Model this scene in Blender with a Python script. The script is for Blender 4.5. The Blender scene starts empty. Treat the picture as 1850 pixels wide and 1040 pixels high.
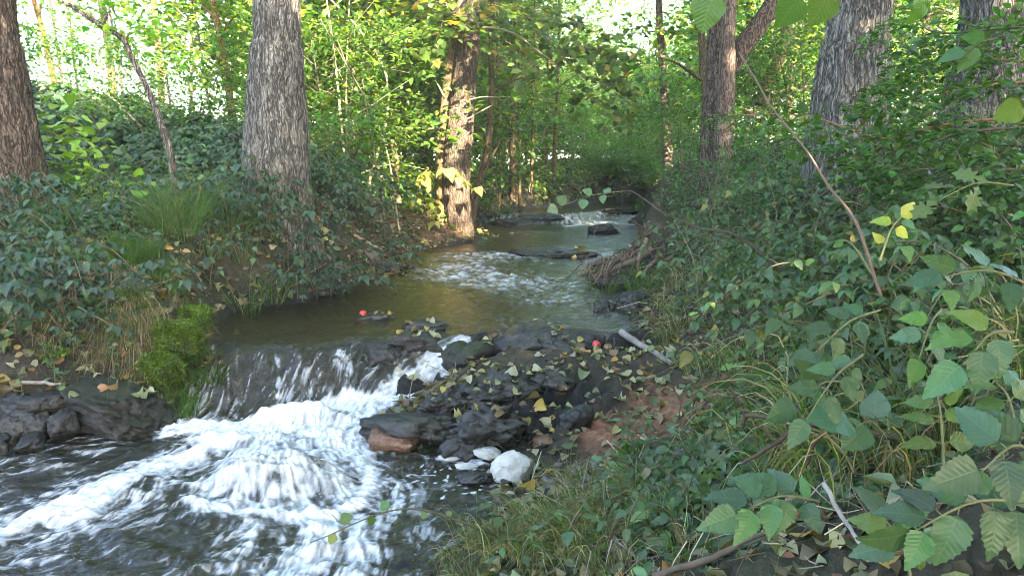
import bpy, math, random
import numpy as np
from mathutils import Vector, Matrix
from mathutils.bvhtree import BVHTree

rng = np.random.RandomState(7)
random.seed(7)
sc = bpy.context.scene
COL = sc.collection

# ------------------------------------------------------------------ camera
H = 1.6
PITCH = math.radians(9.35)
F = 1336.0
cam_d = bpy.data.cameras.new('camera')
cam = bpy.data.objects.new('camera', cam_d); COL.objects.link(cam)
cam.location = (0, 0, H)
cam.rotation_euler = (math.pi/2 - PITCH, 0, 0)
cam_d.sensor_width = 36.0
cam_d.lens = 36.0*F/1850.0
cam_d.clip_start = 0.05; cam_d.clip_end = 1500
sc.camera = cam

def ray(u, v):
    X = (u-925.0)/F; Y = (520.0-v)/F
    return np.array([X, math.cos(PITCH)+math.sin(PITCH)*Y, -math.sin(PITCH)+math.cos(PITCH)*Y])
def PZ(u, v, z):            # photo point to the place on the level z
    d = ray(u, v); t = (z-H)/d[2]
    return np.array([0, 0, H])+t*d
def PY(u, v, y):            # photo point to the place y metres ahead
    d = ray(u, v); t = y/d[1]
    return np.array([0, 0, H])+t*d

# ------------------------------------------------------------------ noise
_G = np.array([[1,1,0],[-1,1,0],[1,-1,0],[-1,-1,0],[1,0,1],[-1,0,1],[1,0,-1],[-1,0,-1],
               [0,1,1],[0,-1,1],[0,1,-1],[0,-1,-1],[1,1,0],[-1,1,0],[0,-1,1],[0,-1,-1]], float)
def _h(i, j, k, s):
    n = (i.astype(np.int64)*374761393 + j.astype(np.int64)*668265263 + k.astype(np.int64)*2147483647 + s*1274126177) & 0xffffffff
    n = ((n ^ (n >> 13))*1274126177) & 0xffffffff
    n = n ^ (n >> 16)
    return n
def noise(x, y, z=None, s=0):
    x = np.asarray(x, float); y = np.asarray(y, float)
    z = np.zeros_like(x) if z is None else np.asarray(z, float)+np.zeros_like(x)
    i, j, k = np.floor(x), np.floor(y), np.floor(z)
    fx, fy, fz = x-i, y-j, z-k
    u, v, w = [f*f*f*(f*(f*6-15)+10) for f in (fx, fy, fz)]
    out = 0
    for a in (0, 1):
        for b in (0, 1):
            for c in (0, 1):
                g = _G[_h(i+a, j+b, k+c, s) & 15]
                d = g[..., 0]*(fx-a)+g[..., 1]*(fy-b)+g[..., 2]*(fz-c)
                out = out + d*(u if a else 1-u)*(v if b else 1-v)*(w if c else 1-w)
    return out
def fbm(x, y, z=None, o=4, s=0):
    t, a, f = 0, 1.0, 1.0
    for q in range(o):
        t = t+a*noise(np.asarray(x)*f, np.asarray(y)*f, None if z is None else np.asarray(z)*f, s+q*17)
        a *= .5; f *= 2.03
    return t
def sstep(a, b, x):
    t = np.clip((np.asarray(x, float)-a)/(b-a), 0, 1)
    return t*t*(3-2*t)
def nrm(a):
    return a/np.maximum(np.linalg.norm(a, axis=-1, keepdims=True), 1e-9)

# ------------------------------------------------------------------ mesh building
class MB:
    def __init__(s): s.V=[]; s.L=[]; s.S=[]; s.C=[]; s.U=[]; s.n=0
    def add(s, V, F, col=(1,1,1), uv=None):
        V = np.asarray(V, float).reshape(-1, 3); n = len(V)
        s.V.append(V)
        if isinstance(F, np.ndarray):
            s.L.append(F.ravel()+s.n); s.S.append(np.full(len(F), F.shape[1]))
        else:
            s.L.append(np.array([i for f in F for i in f], int)+s.n); s.S.append(np.array([len(f) for f in F], int))
        c = np.asarray(col, float)
        s.C.append(np.broadcast_to(c if c.ndim == 2 else c[None, :], (n, 3)))
        s.U.append(np.zeros((n, 2)) if uv is None else np.asarray(uv, float))
        s.n += n
    def mesh(s, name, mat, smooth=True, attrs=None):
        V = np.concatenate(s.V); L = np.concatenate(s.L).astype(np.int32); S = np.concatenate(s.S).astype(np.int32)
        m = bpy.data.meshes.new(name)
        m.vertices.add(len(V)); m.vertices.foreach_set('co', V.astype(np.float32).ravel())
        m.loops.add(len(L)); m.loops.foreach_set('vertex_index', L)
        m.polygons.add(len(S))
        m.polygons.foreach_set('loop_start', np.concatenate([[0], np.cumsum(S)[:-1]]).astype(np.int32))
        m.polygons.foreach_set('loop_total', S)
        m.polygons.foreach_set('use_smooth', np.full(len(S), smooth))
        a = m.attributes.new('col', 'FLOAT_COLOR', 'POINT')
        C = np.concatenate(s.C); a.data.foreach_set('color', np.concatenate([C, np.ones((len(C), 1))], 1).astype(np.float32).ravel())
        U = np.concatenate(s.U)
        ul = m.uv_layers.new(name='UVMap'); ul.data.foreach_set('uv', U[L].astype(np.float32).ravel())
        for k, v in (attrs or {}).items():
            q = m.attributes.new(k, 'FLOAT', 'POINT'); q.data.foreach_set('value', np.asarray(v, np.float32).ravel())
        m.update(calc_edges=True); m.validate()
        if mat: m.materials.append(mat)
        return m
    def build(s, name, mat, parent=None, smooth=True, attrs=None):
        return link(name, s.mesh(name, mat, smooth, attrs), parent)

def link(name, mesh, parent=None):
    o = bpy.data.objects.new(name, mesh); COL.objects.link(o)
    if parent is not None: o.parent = parent
    return o
def tag(o, label=None, cat=None, group=None, kind=None):
    if label: o['label'] = label
    if cat: o['category'] = cat
    if group: o['group'] = group
    if kind: o['kind'] = kind
    return o
def thing(name, label, cat, loc=(0,0,0), rz=0, group=None, sc_=1.0):
    o = bpy.data.objects.new(name, None); COL.objects.link(o)
    o.empty_display_size = .05
    o.location = [float(q) for q in loc]; o.rotation_euler = (0, 0, rz); o.scale = (sc_,)*3
    return tag(o, label, cat, group)
def copy_thing(root, loc, rot=(0,0,0), sc_=1.0, label=None, group=None):
    r = root.copy(); COL.objects.link(r)
    r.location = [float(q) for q in loc]; r.rotation_euler = rot; r.scale = (sc_,)*3
    if label: r['label'] = label
    if group: r['group'] = group
    for ch in root.children:
        c = ch.copy(); COL.objects.link(c); c.parent = r
    return r

def smooth_path(P, n):
    """Catmull-Rom through the points, n samples"""
    P = np.asarray(P, float)
    if len(P) == 2: return P[0]+(P[1]-P[0])*np.linspace(0, 1, n)[:, None]
    Q = np.vstack([2*P[0]-P[1], P, 2*P[-1]-P[-2]])
    t = np.linspace(0, len(P)-1-1e-6, n); i = t.astype(int); f = (t-i)[:, None]
    a, b, c, d = Q[i], Q[i+1], Q[i+2], Q[i+3]
    return .5*((2*b)+(-a+c)*f+(2*a-5*b+4*c-d)*f*f+(-a+3*b-3*c+d)*f**3)

def tube(mb, P, R, k=6, col=(1,1,1), cap=True, uvs=1.0):
    P = np.asarray(P, float); n = len(P); R = np.broadcast_to(np.asarray(R, float), (n,))
    T = nrm(np.gradient(P, axis=0))
    ref = np.array([0, 0, 1.0]) if abs(T[:, 2]).mean() < .8 else np.array([1.0, 0, 0])
    A = nrm(np.cross(T, ref)); B = np.cross(T, A)
    th = np.linspace(0, 2*math.pi, k, endpoint=False)
    V = P[:, None, :]+R[:, None, None]*(np.cos(th)[None, :, None]*A[:, None, :]+np.sin(th)[None, :, None]*B[:, None, :])
    V = V.reshape(-1, 3)
    i = np.arange(n-1)[:, None]*k; j = np.arange(k)[None, :]; j2 = (j+1) % k
    Fq = np.stack([i+j, i+j2, i+k+j2, i+k+j], -1).reshape(-1, 4)
    uv = np.stack([np.tile(th/(2*math.pi), n), np.repeat(np.linspace(0, 1, n)*uvs, k)], 1)
    c = np.asarray(col, float)
    if c.ndim == 2: c = np.repeat(c, k, 0)
    mb.add(V, Fq, c, uv)
    if cap:
        mb.add(V[-k:], [tuple(range(k))], c[-k:] if c.ndim == 2 else c)

# leaf templates: x across, y along, z normal
def T_simple(w=.36, fold=.12, droop=.10):
    v = np.array([[0,0,0],[w,.3,fold],[w*.85,.65,fold-.3*droop],[0,1,-droop],[-w*.85,.65,fold-.3*droop],[-w,.3,fold],[0,.48,0.0]])
    f = [(0,1,6),(1,2,6),(2,3,6),(3,4,6),(4,5,6),(5,0,6)]
    return v, f
def T_lobed():
    o = [(0,0),(.16,-.02),(.5,.12),(.34,.3),(.62,.55),(.36,.55),(.26,.68),(0,1.0),(-.26,.68),(-.36,.55),(-.62,.55),(-.34,.3),(-.5,.12),(-.16,-.02)]
    v = np.array([[x, y, .10*abs(x)-.12*y*y] for x, y in o]+[[0,.4,0]])
    n = len(o); return v, [(i, (i+1) % n, n) for i in range(n)]
def T_serrated(w=.4, n=9, teeth=.05, fold=.18, droop=.22, point=1.0):
    L = []
    for i in range(n+1):
        t = i/n
        ww = w*(math.sin(math.pi*t**.72))**.8*(1-.5*t**2*point) if 0 < t < 1 else 0
        L.append((t, ww))
    V = []; F = []
    for i, (t, ww) in enumerate(L):
        zc = -droop*t*t
        V.append((0, t, zc))
    right = []; left = []
    for sgn, arr in ((1, right), (-1, left)):
        for i in range(n):
            t0, w0 = L[i]; t1, w1 = L[i+1]
            # tooth: outer point pushed out and forward at the step end
            tm = t0+.75/n; wm = (w0*.3+w1*.7)+teeth*(1 if 0 < i < n-1 else .5)
            for (tt, ww) in ((t0+.02, w0), (tm, wm)):
                arr.append(len(V)); V.append((sgn*ww, tt, fold*ww*(1-.9*ww/w*.5)-droop*tt*tt+.02*math.sin(i*2.1)))
    for arr, flip in ((right, 0), (left, 1)):
        for i in range(n):
            a, b = arr[2*i], arr[2*i+1]; nx = arr[2*i+2] if i < n-1 else None
            for f in ((i, a, b), (i, b, i+1)) + (((i+1, b, nx),) if nx is not None else ()):
                F.append(f[::-1] if flip else f)
    return np.array(V), F
TS, TL = T_simple(.30), T_lobed()
def T_oak():
    o = [(0,0),(.05,.08),(.16,.16),(.10,.26),(.26,.36),(.15,.46),(.30,.58),(.18,.68),(.24,.82),(.10,.86),(0,1.0)]
    o = o+[(-x, y) for x, y in o[-2:0:-1]]; n = len(o)
    v = np.array([[x, y, .15*abs(x)-.15*y*y] for x, y in o]+[[0,.5,-.03]]); return v, [(i, (i+1) % n, n) for i in range(n)]
TO = T_oak()
TN = T_serrated(.34, 9, .045, .34, .40)
TR = T_serrated(.5, 8, .03, .1, .3, .6)      # rounder leaf (alder, poplar)

def leaves(mb, tm, P, D, N, S, col):
    """many copies of a leaf template in one go"""
    tv, tf = tm; k = len(tv); n = len(P)
    D = nrm(D); X = nrm(np.cross(D, N)); N = np.cross(X, D)
    S = np.broadcast_to(np.asarray(S, float), (n,))
    V = P[:, None, :]+S[:, None, None]*(tv[None, :, 0, None]*X[:, None, :]+tv[None, :, 1, None]*D[:, None, :]+tv[None, :, 2, None]*N[:, None, :])
    Ft = np.array(tf); Fa = (Ft[None]+(np.arange(n)*k)[:, None, None]).reshape(-1, 3)
    C = np.repeat(np.broadcast_to(np.asarray(col, float), (n, 3)), k, 0)
    uv = np.tile(tv[:, :2], (n, 1))
    mb.add(V.reshape(-1, 3), Fa, C, uv)

def pick_cols(n, pal, wts, jit=.25, r=None):
    r = r or rng
    pal = np.array(pal); w = np.array(wts, float); w /= w.sum()
    c = pal[r.choice(len(pal), n, p=w)]
    return c*np.exp(r.normal(0, jit, (n, 1)))*np.exp(r.normal(0, .08, (n, 3)))

# ------------------------------------------------------------------ materials
class NT:
    def __init__(s, name):
        s.m = bpy.data.materials.new(name); s.m.use_nodes = True
        s.t = s.m.node_tree; s.t.nodes.clear()
        s.out = s.t.nodes.new('ShaderNodeOutputMaterial')
    def n(s, typ, **kw):
        q = s.t.nodes.new('ShaderNode'+typ)
        for k, v in kw.items():
            if k.startswith('_'): setattr(q, k[1:], v)
            else:
                key = k.replace('__', ' ')
                s.put(q, key, v)
        return q
    def put(s, q, key, v):
        i = q.inputs[int(key[1:])] if key[0] == 'i' and key[1:].isdigit() else q.inputs[key]
        if isinstance(v, bpy.types.NodeSocket): s.t.links.new(v, i)
        elif isinstance(v, (tuple, list)) and len(v) == 3 and i.type == 'RGBA': i.default_value = (*v, 1)
        else: i.default_value = v
    def math(s, op, a, b=0.0, c=0.0, clamp=False):
        q = s.n('Math', _operation=op, i0=a, i1=b, i2=c); q.use_clamp = clamp; return q.outputs[0]
    def mix(s, f, a, b, bt='MIX'):
        q = s.t.nodes.new('ShaderNodeMix'); q.data_type = 'RGBA'; q.blend_type = bt
        for i, v in ((0, f), (6, a), (7, b)):
            if isinstance(v, bpy.types.NodeSocket): s.t.links.new(v, q.inputs[i])
            else: q.inputs[i].default_value = (*v, 1) if isinstance(v, (tuple, list)) else v
        return q.outputs[2]
    def ramp(s, f, *st):
        q = s.n('ValToRGB', Fac=f); e = q.color_ramp.elements
        while len(e) < len(st): e.new(.5)
        for x, (p, c) in zip(e, st):
            x.position = p; x.color = (*c, 1) if isinstance(c, tuple) else (c, c, c, 1)
        return q.outputs[0]
    def attr(s, name, vec=False):
        q = s.n('Attribute', _attribute_name=name); return q.outputs['Color' if vec else 'Fac']
    def noise(s, scale, detail=4, rough=.55, vec=None, dist=0):
        q = s.n('TexNoise', Scale=scale, Detail=detail, Roughness=rough, Distortion=dist)
        if vec is not None: s.t.links.new(vec, q.inputs['Vector'])
        return q.outputs['Fac']
    def obj(s): return s.n('TexCoord').outputs['Object']
    def geo(s): return s.n('NewGeometry')
    def vscale(s, v, sx, sy, sz):
        q = s.n('Mapping'); s.t.links.new(v, q.inputs[0]); q.inputs['Scale'].default_value = (sx, sy, sz); return q.outputs[0]
    def end(s, sh, disp=None):
        s.t.links.new(sh, s.out.inputs[0]); return s.m

def leaf_mat(name, trans=.4, rough=.42, spec=.5, vein=False, hue=.03):
    t = NT(name)
    c = t.attr('col', True)
    oi = t.n('ObjectInfo').outputs['Random']
    hv = t.n('HueSaturation', Color=c, Hue=t.math('MULTIPLY_ADD', oi, hue, .5-hue/2), Value=t.math('MULTIPLY_ADD', oi, .35, .82), Saturation=1.0).outputs[0]
    n1 = t.noise(60, 2)
    hv = t.mix(t.math('MULTIPLY', n1, .5), hv, t.mix(1.0, hv, (.72, .70, .6), 'MULTIPLY'))
    bump = None
    if vein:
        uv = t.n('UVMap').outputs[0]
        sp = t.n('SeparateXYZ', Vector=uv)
        au = t.math('ABSOLUTE', sp.outputs[0])
        mid = t.math('SUBTRACT', 1.0, t.math('MULTIPLY', au, 38.0), clamp=True)
        w = t.math('SUBTRACT', sp.outputs[1], t.math('MULTIPLY', au, .75))
        fr = t.math('ABSOLUTE', t.math('SUBTRACT', t.math('FRACT', t.math('MULTIPLY', w, 9.0)), .5))
        side = t.math('SUBTRACT', 1.0, t.math('MULTIPLY', fr, 14.0), clamp=True)
        vv = t.math('MAXIMUM', mid, t.math('MULTIPLY', side, .4))
        n2 = t.noise(9, 3, vec=uv)
        hv = t.mix(t.math('MULTIPLY', t.ramp(n2, (.45, 0.0), (.7, 1.0)), .35), hv, t.mix(1.0, hv, (1.3, 1.2, .75), 'MULTIPLY'))
        hv = t.mix(t.math('MULTIPLY', vv, .27), hv, t.mix(.5, t.mix(1.0, hv, (1.9, 1.8, 1.7), 'MULTIPLY'), (.16, .2, .1)))
        sp2 = t.noise(5, 4, .7)
        hv = t.mix(t.ramp(sp2, (.60, 0.0), (.72, .55)), hv, t.mix(1.0, hv, (1.9, 1.25, .6), 'MULTIPLY'))
        hgt = t.math('SUBTRACT', t.math('MULTIPLY', fr, 1.2), t.math('MULTIPLY', mid, .7))
        bump = t.n('Bump', Height=hgt, Strength=.32, Distance=.003).outputs[0]
    p = t.n('BsdfPrincipled', Base__Color=hv, Roughness=rough)
    p.inputs['Specular IOR Level'].default_value = spec
    if bump: t.t.links.new(bump, p.inputs['Normal'])
    tr = t.n('BsdfTranslucent', Color=t.mix(1.0, hv, (1.75, 1.8, .7), 'MULTIPLY'))
    ms = t.n('MixShader', Fac=trans, i1=p.outputs[0], i2=tr.outputs[0])
    return t.end(ms.outputs[0])

def bark_mat(name, dark, light, scale=1.0, moss=0.0):
    t = NT(name); o = t.obj()
    wv = t.n('TexNoise', Scale=5*scale, Detail=2); t.t.links.new(o, wv.inputs['Vector'])
    ov = t.n('VectorMath', _operation='MULTIPLY_ADD', i0=wv.outputs['Color'], i1=(.10/scale, .10/scale, .16/scale), i2=o).outputs[0]
    def fis(sc_, st):
        n = t.noise(sc_*scale, 3, .5, t.vscale(ov, 1, 1, st))
        return t.math('ABSOLUTE', t.math('SUBTRACT', n, .5))
    f1 = fis(22, .17); f2 = fis(50, .25)
    crack = t.math('MULTIPLY', t.ramp(f1, (.0, .0), (.09, 1.0)), t.ramp(f2, (.0, .35), (.08, 1.0)))
    fine = t.noise(70*scale, 6, .7, t.vscale(ov, 1, 1, .35))
    big = t.noise(2.2, 3, vec=o)
    c = t.ramp(fine, (.28, tuple(a*.55+b*.25 for a, b in zip(dark, light))), (.72, light))
    c = t.mix(t.ramp(big, (.35, 0.0), (.7, .5)), c, t.mix(1.0, c, (.62,.60,.58), 'MULTIPLY'))
    c = t.mix(t.math('SUBTRACT', 1.0, crack), c, tuple(a*.4 for a in dark))
    c = t.mix(1.0, c, t.attr('col', True), 'MULTIPLY')
    if moss:
        c = t.mix(t.math('MULTIPLY', t.attr('moss'), t.ramp(t.noise(14, 4, vec=o), (.42, 0.0), (.62, moss))), c, (.035, .045, .012))
    hh = t.math('ADD', crack, t.math('MULTIPLY', fine, .5))
    b = t.n('Bump', Height=hh, Strength=1.0, Distance=.016/scale).outputs[0]
    p = t.n('BsdfPrincipled', Base__Color=c, Roughness=.92, Normal=b); p.inputs['Specular IOR Level'].default_value = .15
    return t.end(p.outputs[0])

def rock_mat(name, dark, light, moss=(.05,.075,.012), mossy=.5, rough=.45):
    t = NT(name); o = t.obj()
    n = t.noise(7, 8, .65, o); n2 = t.noise(45, 5, .6, o)
    c = t.ramp(n, (.3, dark), (.7, light))
    c = t.mix(.35, c, t.ramp(n2, (.3, tuple(a*.5 for a in dark)), (.7, light)))
    nz = t.n('SeparateXYZ', Vector=t.geo().outputs['Normal']).outputs[2]
    mk = t.math('MULTIPLY', t.ramp(nz, (.35, 0.0), (.75, 1.0)), t.ramp(t.noise(5, 6, .7, o), (.5-.25*mossy, 0.0), (.62-.2*mossy, 1.0)))
    mk = t.math('MULTIPLY', mk, mossy)
    c = t.mix(mk, c, moss)
    c = t.mix(1.0, c, t.attr('col', True), 'MULTIPLY')
    b = t.n('Bump', Height=t.math('ADD', n, t.math('MULTIPLY', n2, .4)), Strength=.8, Distance=.03).outputs[0]
    r = t.math('ADD', t.math('MULTIPLY', mk, .5), t.math('MULTIPLY_ADD', n2, .3, rough-.15))
    p = t.n('BsdfPrincipled', Base__Color=c, Roughness=r, Normal=b); p.inputs['Specular IOR Level'].default_value = .45
    return t.end(p.outputs[0])

def plain_mat(name, rough=.7, spec=.3, nscale=30, var=.4, bump=.3, dist=.004, stretch=None):
    """the colour attribute with mottling"""
    t = NT(name); o = t.obj()
    if stretch: o = t.vscale(o, *stretch)
    n = t.noise(nscale, 5, .6, o)
    c = t.mix(1.0, t.attr('col', True), t.ramp(n, (.25, 1-var), (.75, 1+var*.0+.0)), 'MULTIPLY')
    b = t.n('Bump', Height=n, Strength=bump, Distance=dist).outputs[0]
    p = t.n('BsdfPrincipled', Base__Color=c, Roughness=rough, Normal=b); p.inputs['Specular IOR Level'].default_value = spec
    return t.end(p.outputs[0])

M = {}
M['leaf'] = leaf_mat('green_leaves')
M['leaf_lit'] = leaf_mat('canopy_leaves', trans=.55, rough=.5, spec=.4, hue=.05)
M['leaf_near'] = leaf_mat('veined_leaves', trans=.32, rough=.42, spec=.4, vein=True, hue=.02)
M['ivy'] = leaf_mat('ivy_leaves', trans=.2, rough=.38, spec=.5)
M['litter'] = leaf_mat('fallen_leaves', trans=.22, rough=.5, spec=.35, vein=True, hue=.0)
M['grass'] = leaf_mat('grass_blades', trans=.35, rough=.5, spec=.3, hue=.02)
M['oak'] = bark_mat('oak_bark', (.07,.062,.054), (.35,.32,.285), 1.0, .8)
M['bark_dark'] = bark_mat('dark_bark', (.05,.038,.03), (.23,.17,.135), 1.2, .5)
M['bark_thin'] = bark_mat('thin_bark', (.10,.08,.055), (.27,.22,.16), 2.2)
M['bark_red'] = bark_mat('reddish_bark', (.085,.062,.05), (.27,.205,.165), 1.4, .3)
M['rock'] = rock_mat('wet_dark_rock', (.004,.0038,.0036), (.032,.028,.024), mossy=.12, rough=.34)
M['rock_moss'] = rock_mat('mossy_rock', (.006,.0055,.005), (.034,.03,.024), moss=(.022,.034,.007), mossy=.8, rough=.6)
M['rock_brown'] = rock_mat('brown_rock', (.06,.03,.017), (.20,.11,.065), mossy=.0, rough=.3)
M['rock_grey'] = rock_mat('grey_stone', (.06,.058,.054), (.19,.18,.165), mossy=.15, rough=.5)
M['stem'] = plain_mat('stems', .6, .3, 40, .3)
M['wood'] = plain_mat('dead_wood', .85, .2, 12, .65, .8, .01, (1, 1, .12))
M['root'] = plain_mat('roots', .85, .2, 25, .5, .5)
# ------------------------------------------------------------------ terrain
YW = np.array([-50, 5.6, 6.9, 9.4, 14.8, 15.8, 18, 24, 40, 300.])
ZW = np.array([.36, .36, .37, .45, .46, .62, .64, .80, 1.1, 1.4])
def wl_up(y): return np.interp(y, YW, ZW)
LIPX = np.array([-4, -2.2, -1.65, -1.18, -.9, -.39, -.1, .3, 2])
LIPY = np.array([5.12, 5.12, 5.15, 5.22, 5.38, 5.52, 5.55, 5.6, 5.6])
BASX = np.array([-4, -2.15, -1.57, -1.15, -.9, -.6, -.35, -.1, 2])
BASY = np.array([4.42, 4.45, 4.62, 4.8, 4.88, 5.02, 5.2, 5.35, 5.4])
def fall_t(x, y):           # 0 at the foot of the falls, 1 on the lip
    a = np.interp(x, BASX, BASY)+.06*np.sin(x*7.3)*np.cos(x*3.1+1); b = np.interp(x, LIPX, LIPY)+.09*np.sin(x*5.1+.7)+.05*np.sin(x*11.7+2)
    return (y-a)/(b-a)
def far_off(x, y): return (.30*np.sin(x*2.1+.5)+.16*np.sin(x*5.3+1)+.08*np.sin(x*11+2))*sstep(11, 14, y)
def wl(x, y):
    t = np.clip(fall_t(x, y), 0, 1)
    s = np.where(t < .5, 2*t*t*1.0, 1-2*(1-t)**2)
    s = .6*s+.4*np.sin(t*math.pi/2)
    return wl_up(y+far_off(x, y))*s

def poly(pts): return [PZ(u, v, z)[:2] for u, v, z in pts]
left_edge = poly([(-500,800,0),(-100,800,0),(0,795,0),(120,782,0),(230,770,0),(290,760,0),(312,752,.02),(335,690,.18),(358,630,.33),(366,600,.36),(385,585,.36),(430,562,.36),(540,548,.36),
    (610,524,.37),(690,508,.38),(755,494,.39),(735,474,.42),(752,456,.45),(830,440,.455),(905,432,.455),(880,418,.46),(868,404,.46),(872,398,.5),(960,378,.62),(1060,369,.64),(1095,363,.66)])
right_edge = poly([(1185,363,.66),(1165,382,.63),(1146,398,.5),(1165,410,.46),(1172,430,.455),(1150,450,.45),(1060,484,.41),(1035,500,.39),(1110,520,.375),(1140,545,.36),(1120,572,.36),(1160,602,.36),
    (1080,604,.36),(1000,597,.36),(930,592,.36),(880,600,.36),(838,625,.30),(790,655,.2),(735,700,.08),(690,740,.0),(655,790,0),(690,822,0),(780,812,0),(870,832,0),(885,880,0),(850,930,0),(770,985,0),(700,1040,0)])
far = [np.array([2.75, 19.3]), np.array([3.3, 19.9]), np.array([3.5, 19.5])]
near = [np.array([-.45, 1.9]), np.array([-.9, .6]), np.array([-7, .2]), np.array([-9, 3.2])]
CH = np.array(left_edge+far+right_edge+near)

def signed(x, y, CH=CH):
    """distance to the stream's edge, negative in the water"""
    x = np.asarray(x, float).ravel(); y = np.asarray(y, float).ravel()
    d = np.full(x.shape, 1e9); ins = np.zeros(x.shape, bool)
    n = len(CH)
    for i in range(n):
        a, b = CH[i], CH[(i+1) % n]
        e = b-a; L = e@e+1e-12
        t = np.clip(((x-a[0])*e[0]+(y-a[1])*e[1])/L, 0, 1)
        d = np.minimum(d, (x-a[0]-t*e[0])**2+(y-a[1]-t*e[1])**2)
        c = ((a[1] > y) != (b[1] > y))
        with np.errstate(divide='ignore', invalid='ignore'):
            xi = e[0]*(y-a[1])/(e[1] if abs(e[1]) > 1e-12 else 1e-12)+a[0]
        ins ^= c & (x < xi)
    d = np.sqrt(d)
    return np.where(ins, -d, d)

ctl = [(20,385,6.5),(130,380,6.8),(505,362,7.4),(400,340,7.6),(300,340,7.5),(620,400,8.2),(700,398,9.5),(770,395,11),
 (250,250,9.5),(100,225,9.0),(420,285,9.5),(560,330,9.5),(640,345,11),(100,470,5.4),(30,545,4.9),(60,625,4.5),(130,665,4.6),(250,462,5.6),(240,545,5.0),(330,505,5.6),(420,482,6.0),
 (420,535,5.8),(300,610,4.75),(340,565,5.05),(540,515,6.7),(640,455,8.2),(700,462,8.9),(740,432,10.4),(830,428,11.9),(150,700,4.5),(-100,600,4.6),(-200,500,4.6),(-300,650,3.6),
 (1540,365,6.2),(1305,352,8.8),(1780,360,6.0),(1215,425,9.2),(1215,455,8.4),(1225,510,6.9),(1240,560,5.9),(1290,605,5.1),(1290,645,4.75),(1250,700,4.4),(1400,500,5.5),(1400,600,4.2),
 (1600,500,4.5),(1600,600,3.5),(1750,700,2.6),(1800,800,2.0),(1400,750,3.2),(1300,840,3.0),(1150,830,3.55),(1000,855,3.75),(960,900,3.3),(900,985,2.8),(1080,975,2.55),(1300,975,2.25),(1500,985,1.85),(1750,1000,1.45),(1850,930,1.5),
 (770,700,4.85),(800,660,5.05),(860,640,5.1),(950,612,5.3),(1050,614,5.25),(1100,635,5.0),(1180,640,4.95),(1000,680,4.7),(900,700,4.6),(830,745,4.4),(1070,720,4.45),(1160,705,4.45),(1020,780,4.1),(920,780,4.2),(770,775,4.25),
 (700,760,4.5),(1120,780,4.0)]
cp = [PY(*c) for c in ctl]+[np.array(q, float) for q in [(6,6,1.7),(9,12,1.6),(4,0,1.3),(5,2.5,1.6),(.5,.2,.12),(1.5,.3,.6),(0,-3,.4),(-4,-2,.4),(4,-4,1.2),
 (0,24,1.3),(-3,19,1.25),(-1.2,16.5,.8),(5,18,1.5),(9,20,1.8),(-8,14,2.0),(-8,8,1.9),(-14,18,1.6),(-12,8,1.5),(-6,5,1.4),(-8,2,.7),(-6,24,1.6),(12,26,1.8),(-10,34,1.8),(10,36,2),(2,10,1.35),(2.6,12,1.4),(2.6,15,1.2),(0,17,.9),(0,34,1.6)]]
cp = np.array(cp)
def tps_fit(P, lam=.015):
    n = len(P); D = np.linalg.norm(P[:, None, :2]-P[None, :, :2], axis=2)
    K = np.where(D > 0, D*D*np.log(np.maximum(D, 1e-9)), 0)+lam*np.eye(n)
    A = np.zeros((n+3, n+3)); A[:n, :n] = K; A[:n, n] = 1; A[:n, n+1:] = P[:, :2]; A[n, :n] = 1; A[n+1:, :n] = P[:, :2].T
    return np.linalg.solve(A, np.concatenate([P[:, 2], np.zeros(3)]))
TPSW = tps_fit(cp)
def land(x, y):
    x = np.asarray(x, float); y = np.asarray(y, float); out = TPSW[-3]+TPSW[-2]*x+TPSW[-1]*y
    for i in range(len(cp)):
        d2 = (x-cp[i, 0])**2+(y-cp[i, 1])**2
        out = out+TPSW[i]*.5*d2*np.log(np.maximum(d2, 1e-12))
    r = np.sqrt((x/14)**2+((y-12)/24)**2)
    f = sstep(.75, 1.25, r)
    return np.clip(out, -.1, 2.4)*(1-f)+(1.5+.4*fbm(x*.05, y*.05, o=2, s=5))*f
CRAG = np.array([PZ(u, v, z)[:2] for u, v, z in [(690,800,0),(700,720,.1),(800,640,.3),(900,588,.38),(1170,592,.4),(1290,618,.45),(1300,735,.35),(1190,790,.2),(1060,812,.08),(870,832,.02)]])
def in_crag(x, y): return sstep(.06, -.06, signed(x, y, CRAG)).reshape(np.shape(x))
def off_crag(x, y): return sstep(.12, .42, signed(x, y, CRAG)).reshape(np.shape(x))
def in_mound(x, y):
    c = PZ(960, 690, .3); return np.exp(-(((x-c[0])/.75)**2+((y-c[1])/.42)**2)**1.5)
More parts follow.
